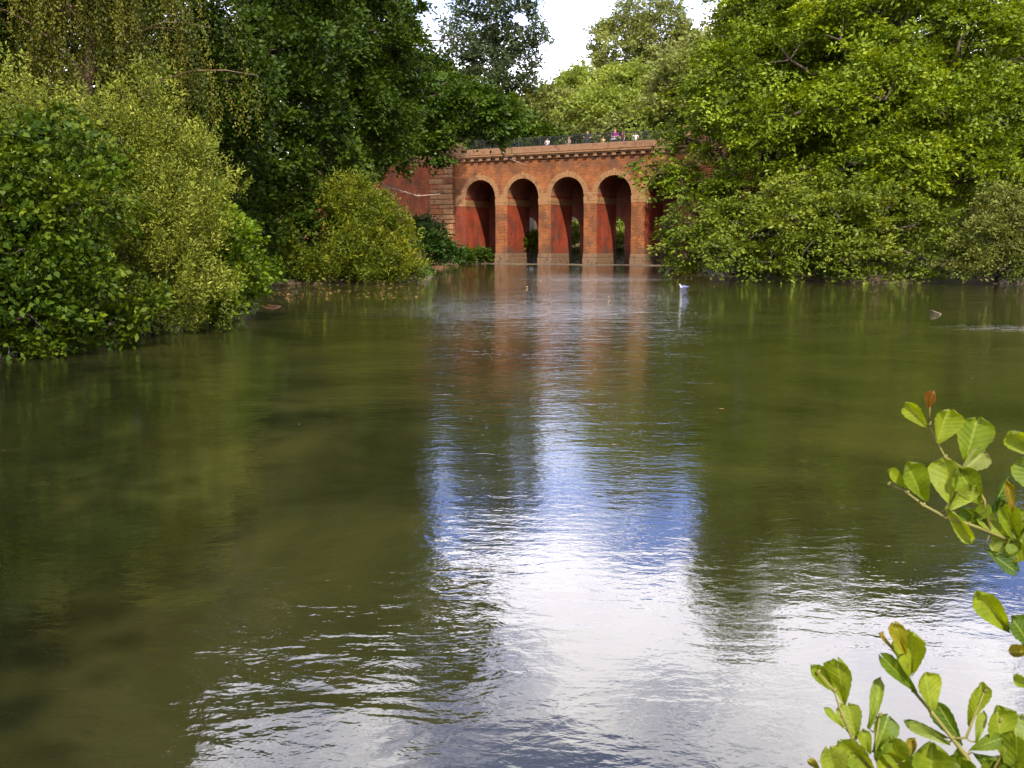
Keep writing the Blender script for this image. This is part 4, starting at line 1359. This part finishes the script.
# ------------------------------------------------------------------ foreground alder
m, nt, n, l = newmat('alder_leaf_near')
uv = N(n, 'ShaderNodeAttribute', attribute_name='lu')      # along the blade 0..1
uw = N(n, 'ShaderNodeAttribute', attribute_name='lw')      # across -1..1
tv = N(n, 'ShaderNodeAttribute', attribute_name='tint')
rp = ramp(n, [(0.0, (0.035, 0.075, 0.006)), (0.35, (0.085, 0.135, 0.006)), (0.65, (0.19, 0.23, 0.014)), (0.82, (0.20, 0.25, 0.09)), (0.9, (0.20, 0.18, 0.008)), (1.0, (0.16, 0.06, 0.012))])
rp.color_ramp.interpolation = 'LINEAR'
l.new(tv.outputs['Fac'], rp.inputs[0])


def mm(op, a, b=None):
    q_ = N(n, 'ShaderNodeMath', operation=op)
    for i, x in enumerate((a, b)):
        if x is None:
            continue
        if isinstance(x, (int, float)):
            q_.inputs[i].default_value = x
        else:
            l.new(x, q_.inputs[i])
    return q_.outputs[0]


absw = mm('ABSOLUTE', uw.outputs['Fac'])
ph = mm('SUBTRACT', uv.outputs['Fac'], mm('MULTIPLY', absw, 0.24))
sw = mm('SINE', mm('MULTIPLY', ph, 2 * math.pi * 8))
vein = N(n, 'ShaderNodeMapRange')
vein.inputs['From Min'].default_value = 0.72
vein.inputs['From Max'].default_value = 1.0
l.new(sw, vein.inputs['Value'])
midr = N(n, 'ShaderNodeMapRange')
midr.inputs['From Min'].default_value = 0.10
midr.inputs['From Max'].default_value = 0.03
l.new(absw, midr.inputs['Value'])
vv = mm('MAXIMUM', mm('MULTIPLY', vein.outputs[0], 0.3), midr.outputs[0])
tcn = n.new('ShaderNodeTexCoord')
nz = N(n, 'ShaderNodeTexNoise', Scale=60.0, Detail=5)
l.new(tcn.outputs['Object'], nz.inputs['Vector'])
nr_ = ramp(n, [(0.3, (0.75, 0.8, 0.7)), (0.7, (1.2, 1.15, 1.2))])
l.new(nz.outputs['Fac'], nr_.inputs[0])
mA = N(n, 'ShaderNodeMix', data_type='RGBA', blend_type='MULTIPLY')
mA.inputs[0].default_value = 1
l.new(rp.outputs[0], mA.inputs[6])
l.new(nr_.outputs[0], mA.inputs[7])
# a few brown specks
vz = N(n, 'ShaderNodeTexVoronoi', Scale=45.0)
l.new(tcn.outputs['Object'], vz.inputs['Vector'])
spk = N(n, 'ShaderNodeMapRange')
spk.inputs['From Min'].default_value = 0.16
spk.inputs['From Max'].default_value = 0.09
l.new(vz.outputs['Distance'], spk.inputs['Value'])
mS = N(n, 'ShaderNodeMix', data_type='RGBA')
l.new(mm('MULTIPLY', spk.outputs[0], 0.6), mS.inputs[0])
l.new(mA.outputs[2], mS.inputs[6])
mS.inputs[7].default_value = (0.10, 0.06, 0.02, 1)
mB = N(n, 'ShaderNodeMix', data_type='RGBA')
l.new(mm('MULTIPLY', vv, 0.7), mB.inputs[0])
l.new(mS.outputs[2], mB.inputs[6])
mB.inputs[7].default_value = (0.24, 0.28, 0.04, 1)
p = N(n, 'ShaderNodeBsdfPrincipled', Roughness=0.55)
p.inputs['Specular IOR Level'].default_value = 0.25
l.new(mB.outputs[2], p.inputs['Base Color'])
bp = N(n, 'ShaderNodeBump', Strength=0.25, Distance=0.0008)
l.new(mm('ADD', sw, mm('MULTIPLY', nz.outputs['Fac'], 0.8)), bp.inputs['Height'])
l.new(bp.outputs[0], p.inputs['Normal'])
t = n.new('ShaderNodeBsdfTranslucent')
hs = N(n, 'ShaderNodeHueSaturation', Hue=0.49, Saturation=1.1, Value=1.3)
l.new(mB.outputs[2], hs.inputs['Color'])
l.new(hs.outputs[0], t.inputs['Color'])
mx = n.new('ShaderNodeMixShader')
mx.inputs[0].default_value = 0.5
l.new(p.outputs[0], mx.inputs[1])
l.new(t.outputs[0], mx.inputs[2])
o = n.new('ShaderNodeOutputMaterial')
l.new(mx.outputs[0], o.inputs[0])
M['near_leaf'] = m
M['twig'] = noisy('green_twig', (0.09, 0.085, 0.018), (0.17, 0.15, 0.035), 40, rough=0.6, bump=0.1)
M['twig_brown'] = noisy('brown_twig', (0.07, 0.045, 0.025), (0.16, 0.10, 0.06), 40, rough=0.7, bump=0.3)

rngl = np.random.default_rng(200)


def alder_leaf(base, tip, width, roll, curl, acc, tint, cupping=0.25):
    base, tip = np.array(base), np.array(tip)
    L = np.linalg.norm(tip - base)
    a = (tip - base) / L
    view = unit(np.array([0, 0, CAMH]) - base)
    side = unit(np.cross(a, view))
    nr = np.cross(side, a)
    c, s = math.cos(roll), math.sin(roll)
    side, nr = side * c + nr * s, nr * c - side * s
    nu, nw = 17, 11
    i0 = len(acc['V'])
    ph = rngl.uniform(0, 6)
    nt_, sk_ = rngl.uniform(0.35, 1.1), rngl.uniform(-0.2, 0.2)
    wv = rngl.uniform(0.01, 0.05)
    el_, er_ = rngl.uniform(0.88, 1.1), rngl.uniform(0.88, 1.1)
    for i in range(nu):
        t = i / (nu - 1)
        # obovate outline with a blunt, slightly notched tip
        w = (t ** 0.85 * (1.55 - 0.38 * t)) if t < 0.62 else (0.62 ** 0.85 * (1.55 - 0.38 * 0.62)) * max(0.0, 1 - ((t - 0.62) / 0.385) ** 3.2) ** 0.5
        w = max(w, 0.0) * width * 0.5
        if i == 0:
            w = width * 0.015
        for j in range(nw):
            q = (j / (nw - 1)) * 2 - 1
            ser = (1 + (0.045 * math.sin(t * 60 + ph) if abs(q) > 0.99 else 0)) * (el_ if q < 0 else er_)
            tt = t
            if t > 0.85:                       # notch and rounded shoulders at the tip
                tt = t - (t - 0.85) * (nt_ * math.exp(-(q * 3.2) ** 2) + 0.35 * q ** 4 + sk_ * q)
            pleat = 0.005 * L * math.sin((t - abs(q) * 0.24) * 2 * math.pi * 8) * (1 - abs(q) * .3) * (1 if 0.08 < t < .95 else 0)
            z = cupping * width * 0.5 * abs(q) ** 1.4 - curl * L * (t ** 2) + pleat + wv * L * math.sin(4 * t + q * 3 + ph)
            pnt = base + a * (tt * L) + side * (q * w * ser) + nr * z
            acc['V'].append(pnt)
            acc['lu'].append(t)
            acc['lw'].append(q)
            acc['tint'].append(np.clip(tint + rngl.normal() * 0.006, 0, 1))
    for i in range(nu - 1):
        for j in range(nw - 1):
            k0 = i0 + i * nw + j
            acc['F'].append((k0, k0 + 1, k0 + nw + 1, k0 + nw))


def flush(acc, name, parent):
    V = np.array(acc['V'])
    o = link_mesh(name, V, np.array(acc['F']), M['near_leaf'], parent, tint=acc['tint'], smooth=True)
    for k in ('lu', 'lw'):
        at_ = o.data.attributes.new(k, 'FLOAT', 'POINT')
        at_.data.foreach_set('value', np.array(acc[k], np.float32))
    return o


G, D_, PALE, YEL, BRN = 0.55, 0.12, 0.78, 0.66, 1.0
SH = {
    'upper': dict(depth=1.5, stems=[[(1075, 600), (1024, 546), (990, 532), (968, 524), (945, 517), (923, 505), (907, 493), (889, 484)],
                                    [(990, 532), (984, 500), (966, 470), (945, 457), (937, 442), (929, 424)], [(1024, 546), (1045, 500), (1040, 455)]],
                  leaves=[((930, 407), (932, 391), 14, BRN), ((927, 426), (905, 402), 20, G), ((936, 442), (950, 408), 36, G), ((965, 462), (978, 416), 40, G), ((958, 474), (985, 452), 26, PALE),
                          ((950, 503), (943, 457), 34, YEL), ((922, 497), (906, 462), 31, G), ((905, 488), (886, 469), 15, YEL), ((978, 502), (958, 468), 28, 0.45), ((948, 508), (975, 484), 24, PALE),
                          ((990, 510), (1012, 478), 20, D_), ((990, 527), (960, 506), 24, D_ + .1), ((948, 504), (974, 541), 22, YEL), ((983, 518), (1014, 550), 34, G), ((984, 549), (1020, 574), 18, D_),
                          ((1035, 518), (1008, 562), 32, YEL), ((1036, 452), (1010, 428), 30, G), ((1040, 494), (1020, 458), 32, G), ((1015, 540), (1003, 500), 24, G), ((1040, 560), (1060, 520), 34, G), ((1012, 512), (1008, 482), 12, BRN - .06), ((1000, 534), (980, 512), 22, YEL), ((1018, 542), (1030, 508), 26, G), ((1005, 536), (1020, 552), 20, 0.4), ((970, 522), (990, 505), 16, 0.5), ((1012, 540), (992, 552), 20, YEL), ((1030, 545), (1016, 524), 24, G)]),
    'middle': dict(depth=1.42, stems=[[(1080, 672), (1030, 645), (1008, 627)], [(1080, 690), (1045, 690), (1032, 682)]],
                   leaves=[((1008, 627), (976, 590), 32, G), ((1030, 648), (1012, 616), 26, D_ + .1), ((1034, 652), (1008, 652), 17, 0.92), ((1036, 684), (1013, 675), 19, YEL), ((1045, 668), (1028, 640), 26, G)]),
    'lower': dict(depth=1.3, stems=[[(1030, 860), (985, 785), (965, 755), (952, 738), (930, 710), (913, 690), (898, 655), (881, 634)],
                                    [(930, 860), (885, 790), (870, 768), (852, 738), (842, 715), (834, 690), (818, 672)], [(952, 738), (966, 738), (985, 690)], [(985, 785), (1003, 752), (1000, 720)],
                                    [(885, 790), (874, 750), (880, 715)]],
                  leaves=[((893, 651), (879, 632), 6, BRN - .05), ((906, 652), (893, 620), 20, 0.90), ((913, 672), (912, 627), 38, G), ((916, 692), (879, 653), 22, 0.35), ((931, 710), (924, 671), 34, PALE - .04),
                          ((963, 744), (934, 701), 30, D_ + .08), ((968, 724), (986, 687), 26, G), ((1000, 754), (998, 704), 40, G), ((950, 738), (904, 724), 14, D_ + .1), ((950, 742), (908, 720), 20, PALE - .06),
                          ((970, 750), (1004, 737), 20, 0.45), ((1018, 785), (1016, 730), 40, G), ((972, 752), (1000, 768), 20, D_), ((832, 690), (812, 664), 18, G), ((846, 703), (836, 656), 34, G),
                          ((868, 728), (885, 678), 18, 0.42), ((842, 727), (824, 707), 10, YEL), ((857, 739), (846, 702), 30, G), ((874, 757), (889, 714), 30, 0.48), ((873, 770), (838, 739), 30, G),
                          ((838, 778), (825, 743), 32, YEL), ((905, 772), (890, 733), 32, G), ((930, 790), (932, 740), 44, G), ((910, 758), (915, 738), 16, 0.92), ((819, 772), (807, 760), 12, 0.9),
                          ((960, 790), (960, 752), 34, 0.42), ((985, 795), (1000, 755), 36, 0.5), ((868, 752), (862, 728), 18, YEL), ((1040, 760), (1020, 715), 34, PALE - .05), ((905, 790), (880, 750), 30, G), ((950, 800), (945, 755), 34, YEL), ((915, 795), (918, 755), 26, 0.42), ((978, 775), (960, 745), 22, 0.5), ((1005, 775), (1024, 745), 26, G), ((860, 790), (852, 755), 26, YEL), ((975, 742), (985, 712), 14, YEL), ((990, 790), (1020, 770), 30, 0.4)]),
}
root_p = Vector((1.75, 1.05, gz(1.75, 1.05) - 0.03))
fg = thing('alder_sapling', 'young alder in the right foreground, bright notched leaves on thin twigs over the water', 'shrub', root_p)
og = np.array(root_p)
mb = MB()
stem_pts = [(0, 0, 0), (0.02, 0.02, 0.35), (-0.04, 0.03, 0.75), (0.0, 0.06, 1.25), (-0.02, 0.05, 1.52)]
mb.tube(stem_pts, [0.022, 0.019, 0.016, 0.012, 0.006], 8)
acc = dict(V=[], F=[], lu=[], lw=[], tint=[])
for i in range(130):
    h = rngl.uniform(0.25, 1.55)
    k_ = max(j for j in range(len(stem_pts)) if stem_pts[j][2] <= h)
    p0 = Vector(stem_pts[k_]).lerp(Vector(stem_pts[min(k_ + 1, 4)]), 0.5 if k_ < 4 else 0)
    p0.z = min(h, 1.5)
    a_ = rngl.uniform(-1.6, 3.0)
    tw = Vector((math.cos(a_), math.sin(a_), 0.5)) * rngl.uniform(0.015, 0.09)
    b_ = p0 + tw
    mb.tube([p0, p0 + tw * .5 + Vector((0, 0, .01)), b_], [0.003, 0.002, 0.0012], 5)
    d_ = Vector((math.cos(a_ + rngl.uniform(-.8, .8)), math.sin(a_ + rngl.uniform(-.8, .8)), rngl.uniform(-.3, .7))).normalized() * rngl.uniform(0.04, 0.065)
    alder_leaf(np.array(b_) + og, np.array(b_ + d_) + og, rngl.uniform(0.03, 0.045), rngl.uniform(-.8, .8), rngl.uniform(0, .15), acc, rngl.uniform(.3, .66), rngl.uniform(.15, .7))
acc['V'] = [v - og for v in acc['V']]
sap_stem = mb.build('stem', M['twig_brown'], fg, smooth=True)
flush(acc, 'foliage', sap_stem)
joint = {'upper': 3, 'middle': 2, 'lower': 1}
for key, S in SH.items():
    mb = MB()
    dp = S['depth']
    first = True
    for st in S['stems']:
        pts = [at(u, v, dp + 0.012 * math.sin(u * .05)) - root_p for u, v in st]
        if first:
            j = Vector(stem_pts[joint[key]])
            pts = [j, j.lerp(pts[0], 0.5) + Vector((0.02, -0.02, 0.03))] + pts
            first = False
        r0 = 0.0042 if st is S['stems'][0] else 0.0028
        mb.tube(pts, [r0 * (1 - 0.6 * i / (len(pts) - 1)) for i in range(len(pts))], 7)
        for i in range(2, len(pts)):                 # nodes and buds
            q = Vector(pts[i])
            mb.tube([q - Vector((0.0, 0, .003)), q, q + Vector((0.002, -0.002, .004))], [0.0022, 0.0030, 0.0012], 6)
    acc = dict(V=[], F=[], lu=[], lw=[], tint=[])
    for b_, t_, w_, tn in S['leaves']:
        dz = rngl.uniform(-0.05, 0.03)
        pb_ = at(b_[0], b_[1], dp + dz * 0.3) - root_p
        pt_ = at(t_[0], t_[1], dp + dz * 0.3 + rngl.uniform(-0.022, 0.022)) - root_p
        scale = dp / 995
        acc_base = np.array(pb_) + og
        alder_leaf(acc_base, np.array(pt_) + og, w_ * scale * rngl.uniform(0.92, 1.1), rngl.uniform(-0.75, 0.75), rngl.uniform(-0.05, 0.2), acc, tn + rngl.uniform(-.13, .08) if tn < .8 else tn, rngl.uniform(0.15, 0.75))
        # petiole to the nearest stem point
        best = None
        for st in S['stems']:
            for i in range(len(st) - 1):
                for w in (0, .25, .5, .75, 1.0):
                    cu, cv = st[i][0] * (1 - w) + st[i + 1][0] * w, st[i][1] * (1 - w) + st[i + 1][1] * w
                    dd = math.hypot(cu - b_[0], cv - b_[1])
                    if best is None or dd < best[0]:
                        best = (dd, cu, cv)
        sp_ = at(best[1], best[2], dp + 0.012 * math.sin(best[1] * .05)) - root_p
        mb.tube([sp_, (Vector(sp_) + Vector(pb_)) / 2 + Vector((0, 0, -.002)), pb_], [0.0014, 0.0011, 0.0009], 5)
    br = mb.build('branch', M['twig'], fg, smooth=True)
    acc['V'] = [v - og for v in acc['V']]
    flush(acc, 'foliage', br)

# ------------------------------------------------------------------ light and sky
SUN_EL, SUN_AZ = R(45), math.atan2(0.20, -0.98)       # azimuth from +Y towards +X
sd = Vector((math.sin(SUN_AZ) * math.cos(SUN_EL), math.cos(SUN_AZ) * math.cos(SUN_EL), math.sin(SUN_EL)))
sun_d = bpy.data.lights.new('sun', 'SUN')
sun_d.energy = 3.5
sun_d.angle = R(0.6)
sun_d.color = (1.0, 0.94, 0.82)
sun = bpy.data.objects.new('sun', sun_d)
sun.rotation_euler = sd.to_track_quat('Z', 'Y').to_euler()
sun.location = (0, 0, 60)
COL.objects.link(sun)

w = bpy.data.worlds.new('World')
sc.world = w
w.use_nodes = True
nt = w.node_tree
n, l = nt.nodes, nt.links
n.clear()
sky = n.new('ShaderNodeTexSky')
sky.sky_type = 'NISHITA'
sky.sun_disc = False
sky.sun_elevation = SUN_EL
sky.sun_rotation = SUN_AZ % (2 * math.pi)
sky.air_density = 1.0
sky.dust_density = 1.0
sky.ozone_density = 2.0
bg = n.new('ShaderNodeBackground')
bg.inputs['Strength'].default_value = 0.15
sat = N(n, 'ShaderNodeHueSaturation', Hue=0.53, Saturation=1.25, Value=1.0)
l.new(sky.outputs[0], sat.inputs['Color'])
l.new(sat.outputs[0], bg.inputs[0])
# broken cumulus: noise on the cloud layer (direction projected to a flat layer)
geo = n.new('ShaderNodeTexCoord')
sep = n.new('ShaderNodeSeparateXYZ')
l.new(geo.outputs['Generated'], sep.inputs[0])


def wm(op, a, b=None):
    q_ = N(n, 'ShaderNodeMath', operation=op)
    for i, x in enumerate((a, b)):
        if x is None:
            continue
        if isinstance(x, (int, float)):
            q_.inputs[i].default_value = x
        else:
            l.new(x, q_.inputs[i])
    return q_.outputs[0]


zz = wm('ADD', wm('MAXIMUM', sep.outputs[2], 0.0), 0.12)
cb = n.new('ShaderNodeCombineXYZ')
l.new(wm('DIVIDE', sep.outputs[0], zz), cb.inputs[0])
l.new(wm('DIVIDE', sep.outputs[1], zz), cb.inputs[1])
mp = n.new('ShaderNodeMapping')
mp.inputs['Location'].default_value = (3.1, 1.7, 0)
l.new(cb.outputs[0], mp.inputs[0])
cn1 = N(n, 'ShaderNodeTexNoise', Scale=1.5, Detail=9, Roughness=0.58, Distortion=0.3)
l.new(mp.outputs[0], cn1.inputs['Vector'])
cr = ramp(n, [(0.44, (0, 0, 0)), (0.58, (1, 1, 1))])
cov = N(n, 'ShaderNodeMapRange', interpolation_type='SMOOTHSTEP')
cov.inputs['From Min'].default_value = 0.25
cov.inputs['From Max'].default_value = 0.36
cov.inputs['To Min'].default_value = -0.06
cov.inputs['To Max'].default_value = 0.05
l.new(sep.outputs[2], cov.inputs['Value'])
clr = N(n, 'ShaderNodeMapRange', interpolation_type='SMOOTHSTEP')      # clearer overhead
clr.inputs['From Min'].default_value = 0.50
clr.inputs['From Max'].default_value = 0.75
clr.inputs['To Max'].default_value = -0.16
l.new(sep.outputs[2], clr.inputs['Value'])
l.new(wm('ADD', wm('ADD', cn1.outputs['Fac'], cov.outputs[0]), clr.outputs[0]), cr.inputs[0])
cshade = ramp(n, [(0.5, (1.0, 0.96, 1.0)), (0.78, (0.66, 0.63, 0.78))])
l.new(cn1.outputs['Fac'], cshade.inputs[0])
cl = n.new('ShaderNodeBackground')
cl.inputs['Strength'].default_value = 1.9
l.new(cshade.outputs[0], cl.inputs[0])
mxs = n.new('ShaderNodeMixShader')
veil = N(n, 'ShaderNodeMapRange', interpolation_type='SMOOTHSTEP')     # thin bright cloud low over the trees
veil.inputs['From Min'].default_value = 0.27
veil.inputs['From Max'].default_value = 0.13
veil.inputs['To Max'].default_value = 0.8
l.new(sep.outputs[2], veil.inputs['Value'])
l.new(wm('MAXIMUM', cr.outputs[0], veil.outputs[0]), mxs.inputs[0])
l.new(bg.outputs[0], mxs.inputs[1])
l.new(cl.outputs[0], mxs.inputs[2])
wo = n.new('ShaderNodeOutputWorld')
l.new(mxs.outputs[0], wo.inputs[0])

# ------------------------------------------------------------------ render settings
sc.view_settings.view_transform = 'Standard'
sc.view_settings.look = 'None'
sc.view_settings.gamma = 1
sc.view_settings.exposure = 1.42
sc.view_settings.use_curve_mapping = False
sc.cycles.max_bounces = 6
sc.cycles.diffuse_bounces = 3
sc.cycles.glossy_bounces = 2
sc.cycles.transmission_bounces = 3
sc.cycles.use_denoising = True
sc.cycles.caustics_reflective = False
sc.cycles.caustics_refractive = False

print('FACES', sum(len(o.data.polygons) for o in sc.objects if o.type == 'MESH'))
